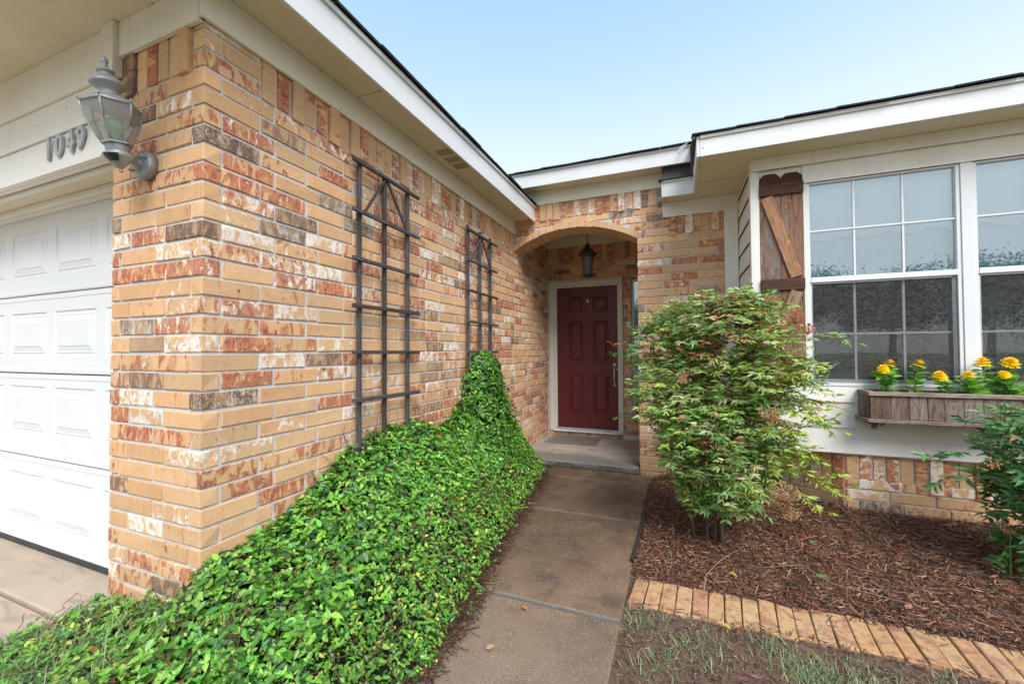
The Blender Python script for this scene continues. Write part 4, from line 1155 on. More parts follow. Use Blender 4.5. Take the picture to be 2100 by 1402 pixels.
hs.lathe([(.020, 0), (.018, .006), (.004, .009)], (0, -.27, 0), 16, DMx)
hs.tube([(.950, yd - .010, .62), (.950, yd - .045, .60), (.950, yd - .058, .55), (.950, yd - .058, .48), (.950, yd - .046, .42), (.950, yd - .012, .38)], [.010, .010, .008, .010, .008, .009], 10)
hs.tube([(.950, yd - .012, .655), (.950, yd - .04, .66)], .007, 8)
hs.build('handle', M_NICKEL, fd)
MB().lathe([(.016, 0), (.016, .004), (.010, .008), (.002, .009)], (0, 0, 0), 16, Matrix.Translation((.578, yd, 1.560)) @ Matrix.Rotation(R(90), 4, 'X') @ Matrix.Scale(1.8, 4, (0, 1, 0))).build('viewer', M_NICKEL, fd)
# sidelight window
sw = thing('window', (1.4, Ld, -.04), 'narrow porch window half hidden behind the brick jamb right of the front door', 'window')
yy = Ld + .06
for a in ((1.186, 1.215, -.046, 1.836), (1.59, 1.618, -.046, 1.836)): box('frame', a[0], a[1], yy, yy + .04, a[2], a[3], M_VINYL, sw)
for a in ((1.2155, 1.5895, -.046, -.015), (1.2155, 1.5895, 1.80, 1.836), (1.2155, 1.5895, .88, .91)): box('frame', a[0], a[1], yy, yy + .04, a[2], a[3], M_VINYL, sw)
box('pane', 1.2155, 1.5895, yy + .02, yy + .024, -.0148, .8797, M_GLASS, sw, 0); box('pane', 1.2155, 1.5895, yy + .012, yy + .016, .9103, 1.7997, M_GLASS, sw, 0)
box('blind', 1.2, 1.6, yy + .06, yy + .064, .8, 1.82, M_SKY_BLIND, sw, 0); box('backing', 1.18, 1.63, yy + .12, yy + .13, -.06, 1.85, M_ROOM, sw, 0)

# porch lantern
pl = thing('hanging_lantern', (.73, 4.1, 2.5), 'dark iron lantern with seeded glass hanging by a chain in the porch arch', 'lantern')
c0 = (.728, 4.1, 0)
mb = MB(); zc = 2.22
for i in range(9):
    a = R(90) * (i % 2)
    pts = [(c0[0] + .008 * math.cos(b) * math.cos(a), c0[1] + .008 * math.cos(b) * math.sin(a), zc + .026 * i + .017 * math.sin(b)) for b in np.linspace(0, 2 * math.pi, 9)]
    mb.tube(pts, .0028, 5)
mb.lathe([(.05, 2.485), (.05, 2.497), (.02, 2.499)], (c0[0], c0[1], 0), 16)
mb.build('chain', M_RUST, pl)
MB().lathe([(.006, 2.215), (.014, 2.205), (.012, 2.19), (.030, 2.185), (.034, 2.165), (.030, 2.155), (.045, 2.140), (.075, 2.105), (.110, 2.075), (.116, 2.060), (.108, 2.050), (.098, 2.052), (.094, 2.040), (.082, 2.030)], (c0[0], c0[1], 0), 28).build('cap', M_RUST, pl)
MB().lathe([(.078, 2.035), (.072, 1.98), (.062, 1.88), (.054, 1.815)], (c0[0], c0[1], 0), 24, None, False).build('glass', M_SEEDED, pl)
MB().lathe([(.056, 1.818), (.062, 1.812), (.062, 1.792), (.056, 1.786), (.02, 1.784)], (c0[0], c0[1], 0), 24).build('base_ring', M_RUST, pl)
mb = MB()
for i in range(4):
    a = R(45 + 90 * i); mb.tube([(c0[0] + r * math.cos(a), c0[1] + r * math.sin(a), z) for r, z in ((.080, 2.035), (.064, 1.88), (.057, 1.81))], .003, 5)
mb.build('cage', M_RUST, pl)

# ================================================================== SHUTTER
sh = thing('shutter', (2.5, by - .02, 1.0), 'weathered cedar board shutter with diagonal brace left of the bay window', 'shutter')
def picket(x0, x1, zt):
    c = .032
    poly = [(x0, .62), (x1, .62), (x1, zt - c), (x1 - c, zt), (x0 + c, zt), (x0, zt - c)]
    return poly
for x0, x1, zt in ((2.384, 2.523, 2.226), (2.526, 2.667, 2.218)):
    p = picket(x0, x1, zt); zcut = 2.077
    up = [(x0, zcut), (x1, zcut)] + p[2:]
    lo = [(x0, .62), (x1, .62), (x1, zcut - .001), (x0, zcut - .001)]
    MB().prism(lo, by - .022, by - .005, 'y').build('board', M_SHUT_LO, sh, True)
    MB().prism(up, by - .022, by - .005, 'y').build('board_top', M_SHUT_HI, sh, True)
box('rail', 2.382, 2.671, by - .042, by - .023, 2.052, 2.142, M_SHUT_RAIL, sh)
box('rail', 2.382, 2.671, by - .042, by - .023, 1.312, 1.399, M_SHUT_RAIL, sh)
box('rail', 2.382, 2.671, by - .042, by - .023, .72, .80, M_SHUT_RAIL, sh)
board_between('brace', (2.429, by - .032, 2.040), (2.620, by - .032, 1.412), .082, .018, M_SHUT_BR, sh, (0, -1, 0))
board_between('brace', (2.620, by - .032, 1.30), (2.429, by - .032, .81), .082, .018, M_SHUT_BR, sh, (0, -1, 0))

# ================================================================== FLOWER BOX
fb = thing('flower_box', (3.6, 2.56, .4), 'weathered cedar window box with vertical slats under the bay window', 'flower box')
yf = 2.470
xs_ = [2.988, 3.100, 3.198, 3.290, 3.374, 3.469, 3.561, 3.650, 3.742, 3.83, 3.92, 4.01, 4.10, 4.19, 4.28]
for a, b in zip(xs_[:-1], xs_[1:]): box('slat', a + .001, b - .001, yf + random.uniform(-.002, .002), yf + .014, .383 + random.uniform(-.003, .003), .540, M_PLANK_Z, fb)
for a in range(2): box('slat', 2.983, 2.997, yf + .016 + a * .09, yf + .104 + a * .09, .386, .538, M_PLANK_Z, fb)
box('backing', 2.999, 4.27, yf + .016, yf + .022, .39, .53, M_PLANK_X, fb)
box('rail', 2.975, 4.30, yf - .016, yf + .030, .540, .566, M_PLANK_X, fb, .003)
box('rail', 2.975, 3.018, yf + .031, by - .018, .540, .568, M_PLANK_X, fb, .003)
box('rail', 2.970, 4.30, yf - .018, yf + .030, .358, .382, M_PLANK_X, fb, .003)
box('rail', 2.962, 3.000, yf + .031, by - .018, .358, .382, M_PLANK_X, fb, .003)
box('rail', 3.019, 4.30, by - .030, by - .018, .52, .572, M_PLANK_X, fb, .003)
box('bottom', 3.001, 4.28, yf + .031, by - .019, .362, .378, M_PLANK_X, fb)
sb = MB(); n = 50
sx = np.linspace(3.001, 4.26, 60); sy = np.linspace(yf + .024, by - .031, 8)
vs = [(x, y, .538 + random.uniform(-.008, .012)) for x in sx for y in sy]
fs = [(i * 8 + j, (i + 1) * 8 + j, (i + 1) * 8 + j + 1, i * 8 + j + 1) for i in range(59) for j in range(7)]
sb.add(vs, fs, True).build('soil', M_SOILBOX, fb)
for x in (3.018, 3.578, 4.15):
    mb = MB(); mb.box(x - .016, x + .016, yf + .0, by - .017, .338, .356, .003); mb.box(x - .012, x + .012, yf + .01, yf + .05, .312, .340, .003)
    mb.tube([(x + .03, yf + .02, .340), (x + .045, yf + .005, .350)], .005, 6)
    mb.build('bracket', M_FLASH, fb)

# ---- zinnia plants
GREENS = [(.13, .33, .045), (.19, .42, .05), (.08, .24, .035), (.27, .48, .07)]
def petals(c, up, rad, nrm_seed):
    """flower head: layered petals"""
    pos = []; ax = []; nr = []; ln = []; wd = []; tn = []
    up = Vector(up).normalized(); t1 = up.orthogonal().normalized(); t2 = up.cross(t1)
    for lay, (n, rr, el, hh) in enumerate(((16, 1.0, R(-12), .0), (15, .9, R(2), .005), (13, .74, R(18), .010), (10, .52, R(38), .014), (7, .3, R(62), .018))):
        for i in range(n):
            a = 2 * math.pi * (i + .5 * (lay % 2)) / n + random.uniform(-.1, .1)
            d = (t1 * math.cos(a) + t2 * math.sin(a)) * math.cos(el) + up * math.sin(el)
            pos.append(Vector(c) + up * hh * rad / .03); ax.append(d); nr.append(up - d * up.dot(d)); ln.append(rad * rr * random.uniform(.9, 1.08)); wd.append(rad * .34)
            tn.append((.95, .72 - .02 * lay + random.uniform(-.04, .04), .006))
    return [np.array([tuple(v) for v in q]) if isinstance(q[0], Vector) else np.array(q) for q in (pos, ax, nr, ln, wd, tn)]
def zinnia(x, y, z, heads, label, seed):
    random.seed(seed)
    t = thing('zinnia', (x, y, .538), label, 'flower', 'yellow zinnias in the window box')
    st = MB(); pos = []; ax = []; ln = []
    for (hx, hz, hr, tilt) in heads:
        hy = y + random.uniform(-.03, .03)
        b = Vector((x + random.uniform(-.01, .01), y, .535)); h = Vector((hx, hy, hz - .012))
        m = b.lerp(h, .5) + Vector((random.uniform(-.012, .012), 0, 0))
        st.tube([b, m, h], [.005, .0042, .0035], 6)
        L = (h - b).length
        for k, f in enumerate(np.linspace(.02, .92, 11)):
            p = (b.lerp(m, f * 2) if f < .5 else m.lerp(h, f * 2 - 1))
            a = random.uniform(0, 6.28) + k * 1.57
            for s_ in (0, math.pi):
                d = Vector((math.cos(a + s_), math.sin(a + s_) * .8, random.uniform(.0, .5))); pos.append(p); ax.append(d.normalized()); ln.append(random.uniform(.050, .092))
        up = Vector((math.sin(tilt) * 1.4, -.22 + .25 * math.sin(hx * 40), .95))
        P_, A_, N_, L_, W_, T_ = petals((hx, hy, hz), up, hr * 1.22, 0)
        scatter_mesh('flower_head', [(0, -.2, 0), (0, .2, 0), (.6, -.5, .05), (.6, .5, .05), (1, -.28, .0), (1, .28, 0)], [(0, 2, 3, 1), (2, 4, 5, 3)], P_, A_, N_, L_, W_, T_, M_PETAL, None, [0] * 6).parent = t
    st.build('stem', mat_simple('zinnia_stem', (.13, .26, .05), .6) if 'zinnia_stem' not in bpy.data.materials else bpy.data.materials['zinnia_stem'], t)
    P_ = np.array([tuple(p) for p in pos]); A_ = np.array([tuple(p) for p in ax]); n = len(P_)
    N_ = np.tile(np.array([0, -.35, 1.0]), (n, 1)) + rng.normal(0, .25, (n, 3))
    o = scatter_mesh('leaves', LEAF_V, LEAF_F, P_, A_, N_, np.array(ln), np.array(ln) * .62, pick(GREENS, (3, 3, 2, 2), n), M_LEAF, None, LEAF_VEIN); o.parent = t
    for ch in t.children:
        if ch.name.startswith(('flower_head', 'leaves')): ch.location = -Vector(t.location)
zinnia(3.122, 2.590, .538, [(3.099, 0.714, 0.032, -.2), (3.152, 0.749, 0.033, .2)], 'leftmost window box zinnia, two yellow blooms side by side', 21)
zinnia(3.286, 2.590, .538, [(3.310, 0.746, 0.034, .3)], 'tall zinnia with one flat yellow bloom, second from left in window box', 22)
zinnia(3.420, 2.550, .538, [(3.399, 0.667, 0.037, .0)], 'low zinnia with round yellow bloom left of the white mullion', 23)
zinnia(3.543, 2.560, .538, [(3.540, 0.675, 0.033, .1)], 'low zinnia with round yellow bloom in front of the white mullion', 24)
zinnia(3.622, 2.590, .538, [(3.615, 0.761, 0.038, .0)], 'tall zinnia with wide yellow bloom just right of the white mullion', 25)
zinnia(3.744, 2.580, .538, [(3.754, 0.757, 0.041, .1), (3.705, 0.685, 0.028, -.3)], 'zinnia with one large and one small yellow bloom near picture edge', 26)
zinnia(3.857, 2.580, .538, [(3.877, 0.706, 0.032, .1)], 'leafy zinnia at the right end of the visible window box', 27)
random.seed(99)

# ================================================================== BRICK EDGING
ed = thing('brick_edging', (2.3, 1.25, -.43), 'row of tan bricks laid flat as edging between mulch bed and bare soil', 'edging')
x = 1.530
for i in range(27):
    c = Vector((x + .0335, 1.262 - .012 * math.sin(i * .35) + random.uniform(-.006, .006), ZG - .026 + random.uniform(-.005, .005)))
    if i == 0: c.y += .0
    vs, fs = cbox(.0345, .128, .034, .004)
    me = bpy.data.meshes.new('brick')
    rr = random.Random(i * 7)
    me.from_pydata([(v[0] + rr.uniform(-.0015, .0015), v[1] + rr.uniform(-.003, .003), v[2] + rr.uniform(-.001, .001)) for v in vs], [], fs); recalc(me)
    link('brick', me, M_PAVER, ed, loc=c, rot=(random.uniform(-.03, .03), random.uniform(-.05, .05), R(-5 + 1.0 * math.sin(i * .5)) + random.uniform(-.012, .012)))
    x += .0745
hose = MB().tube([(1.520, 2.60, -.435), (1.512, 2.3, -.428), (1.508, 1.96, -.424), (1.500, 1.75, -.424), (1.497, 1.55, -.423)], [.011] * 5, 10, False).build('drip_pipe', M_RUBBER)
tag(hose, 'short black flexible pipe lying along the right edge of the path', 'pipe')

# ================================================================== GROUND COVER (jasmine)
def interp(x, xs, ys): return np.interp(x, xs, ys)
def edge_w(y): return interp(y, [-2.5, -.8, -.3, .3, .78, 1.2, 2.17, 2.99, 3.25, 3.42], [1.0, .98, .93, .82, .775, .70, .575, .485, .40, .12])
def wall_z(y): return interp(y, [-2.5, -.9, -.3, .0, .30, .55, .75, 1.05, 1.4, 1.72, 1.92, 2.08, 2.25, 2.45, 2.75, 2.95, 3.12, 3.28, 3.42], [-.26, -.20, -.10, .0, .05, .15, .30, .35, .37, .25, .32, .46, .65, .77, .73, .52, .22, -.05, -.30])
def cover_h(x, y):
    w = edge_w(y); u = np.clip(x / w, 0, 1.0)
    hw_ = wall_z(y)
    zbase = -.375
    steep = interp(y, [1.75, 2.1, 2.7, 3.2], [1.15, .62, .62, .7])
    f = np.clip(1 - u ** steep, 0, 1)
    h = zbase + (hw_ - zbase) * f
    h = h - .07 * np.clip((u - .9) / .1, 0, 1)
    front = (y < .0) 
    hf = -.13
    h = np.where((x < 0), np.where(y < 0, -.15 - .13 * np.clip((-x - .2) / .7, 0, 1) - .13 * np.clip(-y / .25, 0, 1), -.4), h)
    h = np.where((x >= 0) & (y < 0), h * np.clip(1 + y / .25, 0, 1) + (-.205 - .11 * u) * np.clip(-y / .25, 0, 1), h)
    return h + .012 * np.sin(x * 17 + y * 9) * np.sin(y * 21 - x * 5) + np.clip(x, 0, .3) / .3 * (.030 * np.sin(x * 8 + y * 4.7 + 1) * np.sin(y * 6.1 - x * 3) + .018 * np.sin(y * 13 + x * 11))
def cover_ok(x, y):
    w = edge_w(y) + .02 * np.sin(y * 19) + .015 * np.sin(y * 47 + 1)
    a = (x > .0) & (x < w) & (y > -.9) & (y < 3.4)
    lf = -1.0 - .35 * np.clip(-y - .0, 0, 1) + .05 * np.sin(y * 13)
    lf = np.interp(y, [-1.2, -.25, -.02, 0.06, .2], [-1.6, -1.02, -.62, -.60, -.60])
    b = (x <= .0) & (x > lf + .03 * np.sin(y * 31)) & (y < -.01) & (y > -1.0)
    return a | b
# under-foliage body so no soil shows through
bx = np.linspace(-1.5, 1.02, 127); byy = np.linspace(-.9, 3.4, 216)
BX, BY = np.meshgrid(bx, byy, indexing='ij'); OK = cover_ok(BX, BY)
u_ = np.clip(BX / edge_w(BY), 0, 1)
HZ = np.where(BX < 0, cover_h(BX, BY) - .055, np.maximum(cover_h(BX, BY) - .055 - .03 * u_, -.47))
idx = -np.ones(BX.shape, int); vs = []; 
for i in range(BX.shape[0]):
    for j in range(BX.shape[1]):
        if OK[i, j]: idx[i, j] = len(vs); vs.append((BX[i, j], BY[i, j], HZ[i, j]))
fs = [(idx[i, j], idx[i + 1, j], idx[i + 1, j + 1], idx[i, j + 1]) for i in range(BX.shape[0] - 1) for j in range(BX.shape[1] - 1) if min(idx[i, j], idx[i + 1, j], idx[i + 1, j + 1], idx[i, j + 1]) >= 0]
gcov = thing('ground_cover', (.4, 1.2, -.43), 'dense glossy green jasmine ground cover between brick wall and path', 'ground cover', kind='stuff')
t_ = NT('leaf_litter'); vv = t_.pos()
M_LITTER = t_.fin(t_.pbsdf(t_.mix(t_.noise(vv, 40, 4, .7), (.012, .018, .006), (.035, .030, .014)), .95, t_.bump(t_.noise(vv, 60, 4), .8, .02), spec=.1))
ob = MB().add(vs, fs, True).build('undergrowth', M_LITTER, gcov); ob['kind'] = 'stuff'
IV = [(.075, .20, .028), (.13, .33, .038), (.21, .44, .05), (.045, .14, .035), (.32, .55, .08), (.44, .58, .10)]
def cover_pts(n, ylo, yhi, xlo=-1.4, xhi=1.0):
    xs = []; ys = []
    tot = 0
    while tot < n:
        x = rng.uniform(xlo, xhi, n); y = rng.uniform(ylo, yhi, n)
        e = .01
        gx_ = (cover_h(x + e, y) - cover_h(x - e, y)) / (2 * e); gy_ = (cover_h(x, y + e) - cover_h(x, y - e)) / (2 * e)
        area = np.sqrt(1 + np.clip(gx_, -4, 4) ** 2 + np.clip(gy_, -4, 4) ** 2)
        k = cover_ok(x, y) & (rng.uniform(0, 1, n) < area / 3.6)
        xs.append(x[k]); ys.append(y[k]); tot += k.sum()
    return np.concatenate(xs)[:n], np.concatenate(ys)[:n]
N1 = 47000
x, y = cover_pts(N1, -.9, 3.4)
e = .015
g1 = np.clip((cover_h(x + e, y) - cover_h(x - e, y)) / (2 * e), -2.5, 2.5); g2 = np.clip((cover_h(x, y + e) - cover_h(x, y - e)) / (2 * e), -2.5, 2.5)
nrm = np.stack([-g1, -g2, np.ones_like(g1)], 1); nrm /= np.linalg.norm(nrm, axis=1, keepdims=True)
dep = rng.beta(1.2, 1.9, N1) * .095 - .022
zz = cover_h(x, y)
pos = np.stack([x, y, zz], 1) - nrm * dep[:, None]
# clumpy relief
cl = np.sin(x * 23 + 3 * np.sin(y * 7)) * np.sin(y * 19 + 2 * np.sin(x * 11))
pos += nrm * (cl * .020)[:, None]
pos[:, 0] = np.where((pos[:, 0] < .012) & (y > 0), .012 + rng.uniform(0, .02, N1), pos[:, 0])
vup = nrm * .8 + np.array([.12, -.22, .55]) + rng.normal(0, .50, (N1, 3))
ax = unit(N1); ax -= vup * ((ax * vup).sum(1) / (vup * vup).sum(1))[:, None]
ax[:, 2] -= .12
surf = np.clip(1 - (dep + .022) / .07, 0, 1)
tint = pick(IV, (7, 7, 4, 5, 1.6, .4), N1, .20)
tint *= (.6 + .55 * surf)[:, None]  # deeper leaves darkened: shade in the gaps put into their tint
near_edge = (x / edge_w(y) > .62)
ln = rng.gamma(9, .0034, N1).clip(.014, .048) * np.where(near_edge, .66, 1.0) * np.interp(y, [0, 3.4], [1.0, 1.12])
yel = near_edge & (rng.uniform(0, 1, N1) < .10); tint[yel] = pick([(.42, .47, .05)], (1,), yel.sum(), .15)
brn = rng.uniform(0, 1, N1) < .016; tint[brn] = pick([(.30, .10, .03), (.22, .12, .06)], (1, 1), brn.sum(), .2)
frontp = (y < 0) & (x < .1); tint[frontp] = tint[frontp] * np.array([1.25, .92, 1.25])
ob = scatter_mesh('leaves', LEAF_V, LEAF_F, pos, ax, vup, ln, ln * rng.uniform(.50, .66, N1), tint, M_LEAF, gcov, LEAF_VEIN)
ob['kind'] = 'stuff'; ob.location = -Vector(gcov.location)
# bright young shoots: small rosettes standing proud of the mat
NR = 1900
x, y = cover_pts(NR, -.9, 3.35)
g1 = np.clip((cover_h(x + e, y) - cover_h(x - e, y)) / (2 * e), -2, 2); g2 = np.clip((cover_h(x, y + e) - cover_h(x, y - e)) / (2 * e), -2, 2)
nrm = np.stack([-g1, -g2, np.ones_like(g1)], 1); nrm /= np.linalg.norm(nrm, axis=1, keepdims=True)
base_ = np.stack([x, y, cover_h(x, y)], 1) + nrm * rng.uniform(.008, .030, (NR, 1))
base_[:, 0] = np.maximum(base_[:, 0], np.where(y > 0, .02, -9))
pos = np.repeat(base_, 5, 0); nn_ = np.repeat(nrm * .6 + np.array([0, -.1, .6]) + rng.normal(0, .15, (NR, 3)), 5, 0); nn_ /= np.linalg.norm(nn_, axis=1, keepdims=True)
ph = np.tile(np.array([0, math.pi, 1.57, 4.71, .8]), NR) + np.repeat(rng.uniform(0, 6.28, NR), 5) + rng.normal(0, .22, NR * 5)
t1 = np.cross(nn_, [1.0, .2, .1]); t1 /= np.linalg.norm(t1, axis=1, keepdims=True); t2 = np.cross(nn_, t1)
ax = t1 * np.cos(ph)[:, None] + t2 * np.sin(ph)[:, None] + nn_ * np.tile(np.array([.15, .25, .8, .9, 1.6]), NR)[:, None]
vup = nn_ - ax * (nn_ * ax).sum(1)[:, None] / (ax * ax).sum(1)[:, None]
sz = np.repeat(rng.uniform(.022, .040, NR) * np.where(x / edge_w(y) > .62, .62, 1), 5) * np.tile(np.array([1, .95, .72, .66, .42]), NR) * rng.uniform(.75, 1.15, NR * 5)
tint = np.repeat(pick([(.15, .38, .045), (.21, .44, .06), (.10, .30, .035), (.29, .48, .09)], (4, 4, 3, 1.5), NR, .12), 5, 0)
ob = scatter_mesh('young_leaves', LEAF_V, LEAF_F, pos, ax, vup, sz, sz * .55, tint, M_LEAF, gcov, LEAF_VEIN)
ob['kind'] = 'stuff'; ob.location = -Vector(gcov.location)
# loose sprigs: a thin stem with paired leaves standing out of the mat
NSP = 420
x, y = cover_pts(NSP, -.9, 3.35)
m_ = rng.uniform(0, 1, NSP) < .35
x = np.where(m_ & (y > .1), rng.uniform(.02, .10, NSP), x)
P_, A_, N_, L_, T_ = [], [], [], [], []
sp = MB()
for i in range(NSP):
    b = Vector((x[i], y[i], float(cover_h(np.array(x[i]), np.array(y[i]))) - .01)); az = rng.uniform(0, 6.28); d = Vector((math.cos(az) * .6 + (.35 if y[i] > 0 else 0), math.sin(az) * .6, rng.uniform(.15, 1.1))).normalized()
    L = rng.uniform(.05, .12); tint_ = pick([(.13, .34, .04), (.20, .43, .06), (.09, .25, .035), (.30, .36, .09)], (4, 3, 3, .7), 1)[0]
    pp = b; pts = [b]; sd_ = d.cross(Vector((0, 0, 1))).normalized()
    for k in range(4):
        d = (d + Vector((rng.normal(0, .18), rng.normal(0, .18), -.12))).normalized(); pp = pp + d * L / 4
        if y[i] > 0: pp.x = max(pp.x, .015)
        pts.append(pp.copy())
        for sg in (-1, 1):
            P_.append(tuple(pp)); A_.append(tuple((d * .6 + sd_ * sg * (1 if k % 2 else .5) + Vector((0, 0, .3 if k % 2 else .05))).normalized())); N_.append((rng.normal(0, .3), rng.normal(0, .3) - .2, 1)); L_.append(rng.uniform(.018, .036) * (1 - .12 * k)); T_.append(tint_ * (1 + rng.normal(0, .1)))
    sp.tube(pts, .0011, 3, False)
L_ = np.array(L_)
ob = scatter_mesh('sprig_leaves', LEAF_V, LEAF_F, np.array(P_), np.array(A_), np.array(N_), L_, L_ * .58, np.clip(np.array(T_), .01, 1), M_LEAF, gcov, LEAF_VEIN)
ob['kind'] = 'stuff'; ob.location = -Vector(gcov.location)
sp.build('sprig_stems', M_STEM, gcov)['kind'] = 'stuff'
# wiry runners
mb = MB()
xr_, yr_ = cover_pts(640, -.9, 3.3)
for i in range(640):
    p = Vector((max(xr_[i], .03 if yr_[i] > 0 else -9), yr_[i], 0)); d = rng.uniform(0, 6.28); pts = []
    onedge = i < 170
    if onedge: p.x = float(edge_w(p.y)) - .05 + random.uniform(-.02, .05); d = random.uniform(-1.2, 1.2)
    for k in range(5):
        q = p + Vector((math.cos(d), math.sin(d), 0)) * .035 * k; d += random.uniform(-.5, .5)
        hz = float(cover_h(np.array(q.x), np.array(q.y))) + (.012 if not onedge else -.02 + .01 * k)
        if q.x > edge_w(q.y): hz = max(ZG + .004 + .012 * math.sin(k * 1.3 + i), ZG + .003)
        if q.y > 0 and q.x < .02: q.x = .02
        q.z = hz + random.uniform(-.002, .026); pts.append(q)
    mb.tube(pts, .0016, 4)
ob = mb.build('runners', M_STEM, gcov); ob['kind'] = 'stuff'
# rim of dead twigs and litter between the leaves and the path
NT_ = 5200
y = rng.uniform(-.8, 3.35, NT_); x = edge_w(y) + rng.normal(.0, .035, NT_)
pos = np.stack([x, y, ZG + .003 + rng.uniform(0, .035, NT_) * (x < edge_w(y) + .02)], 1)
ax = unit(NT_); ax[:, 2] *= .3
ln = rng.uniform(.012, .07, NT_)
ob = scatter_mesh('leaf_litter', CHIP_V, CHIP_F, pos, ax, np.tile([0, 0, 1.], (NT_, 1)) + rng.normal(0, .3, (NT_, 3)), ln, rng.uniform(.0015, .005, NT_), pick([(.13, .055, .03), (.08, .04, .025), (.22, .12, .06), (.05, .03, .02)], (4, 4, 1, 3), NT_, .2), M_MULCH, gcov, ht=rng.uniform(.001, .003, NT_))
ob['kind'] = 'stuff'; ob.location = -Vector(gcov.location)

# climbing strands that reach up the brick at the trellises
vin = thing('vine', (.05, 2.45, -.4), 'mounded green vine climbing the foot of the trellis by the porch', 'vine')
NV = 5200
th = rng.uniform(-.10, 1, NV); yv = 2.44 + rng.normal(0, .5, NV) * 0; 
zv = rng.uniform(-.25, .86, NV)
c_y = 2.47 + .0 * zv; half = np.interp(zv, [-.3, 0, .3, .6, .75, .86], [.60, .52, .41, .31, .23, .10]); out = np.interp(zv, [-.3, 0, .3, .6, .75, .86], [.42, .34, .26, .20, .16, .08])
a_ = rng.uniform(0, math.pi, NV); rr_ = rng.uniform(.78, 1.06, NV) + .10 * np.sin(a_ * 5 + zv * 11) + .08 * np.sin(a_ * 9 - zv * 19)
pos = np.stack([.01 + out * np.sin(a_) * rr_, c_y - half * np.cos(a_) * rr_, zv], 1)
nr_ = np.stack([np.sin(a_), -np.cos(a_) * .7, .5 * np.ones(NV)], 1) + rng.normal(0, .33, (NV, 3))
ax = unit(NV); ax -= nr_ * ((ax * nr_).sum(1) / (nr_ * nr_).sum(1))[:, None]; ax[:, 2] -= .25
ln = rng.uniform(.026, .042, NV)
tint = pick(IV, (8, 7, 3, 5, 1, .1), NV, .16) * .9
ob = scatter_mesh('leaves', LEAF_V, LEAF_F, pos, ax, nr_, ln, ln * rng.uniform(.5, .66, NV), tint, M_LEAF, vin, LEAF_VEIN); ob['kind'] = 'stuff'; ob.location = -Vector(vin.location)
# dark inner body of the mound
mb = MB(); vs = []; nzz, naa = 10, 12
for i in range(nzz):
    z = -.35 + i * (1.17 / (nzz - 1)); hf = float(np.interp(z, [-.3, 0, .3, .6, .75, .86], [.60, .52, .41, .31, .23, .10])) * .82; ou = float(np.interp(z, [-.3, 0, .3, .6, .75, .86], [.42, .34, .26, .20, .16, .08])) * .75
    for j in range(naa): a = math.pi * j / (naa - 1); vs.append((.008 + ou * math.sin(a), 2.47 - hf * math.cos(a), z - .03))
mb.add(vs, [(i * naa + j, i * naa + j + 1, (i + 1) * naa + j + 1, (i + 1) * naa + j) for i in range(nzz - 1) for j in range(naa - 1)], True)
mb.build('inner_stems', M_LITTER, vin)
mb = MB()
for i in range(26):
    y0 = random.uniform(2.1, 2.85); pts = [(.03, y0, .3)]
    for k in range(6): pts.append((.03 + random.uniform(0, .03), pts[-1][1] + random.uniform(-.05, .05), pts[-1][2] + random.uniform(.05, .12)))
    pts = [p for p in pts if p[2] < .92]
    if len(pts) > 2: mb.tube(pts, .0018, 4)
for i in range(18):
    y0 = random.uniform(.5, 1.6); z0 = float(wall_z(y0)) - .05; pts = [(.02, y0, z0)]
    for k in range(4): pts.append((.015 + random.uniform(0, .02), pts[-1][1] + random.uniform(-.05, .05), pts[-1][2] + random.uniform(.02, .06)))
    mb.tube(pts, .0015, 4)
mb.build('stems', M_STEM, vin)['kind'] = 'stuff'

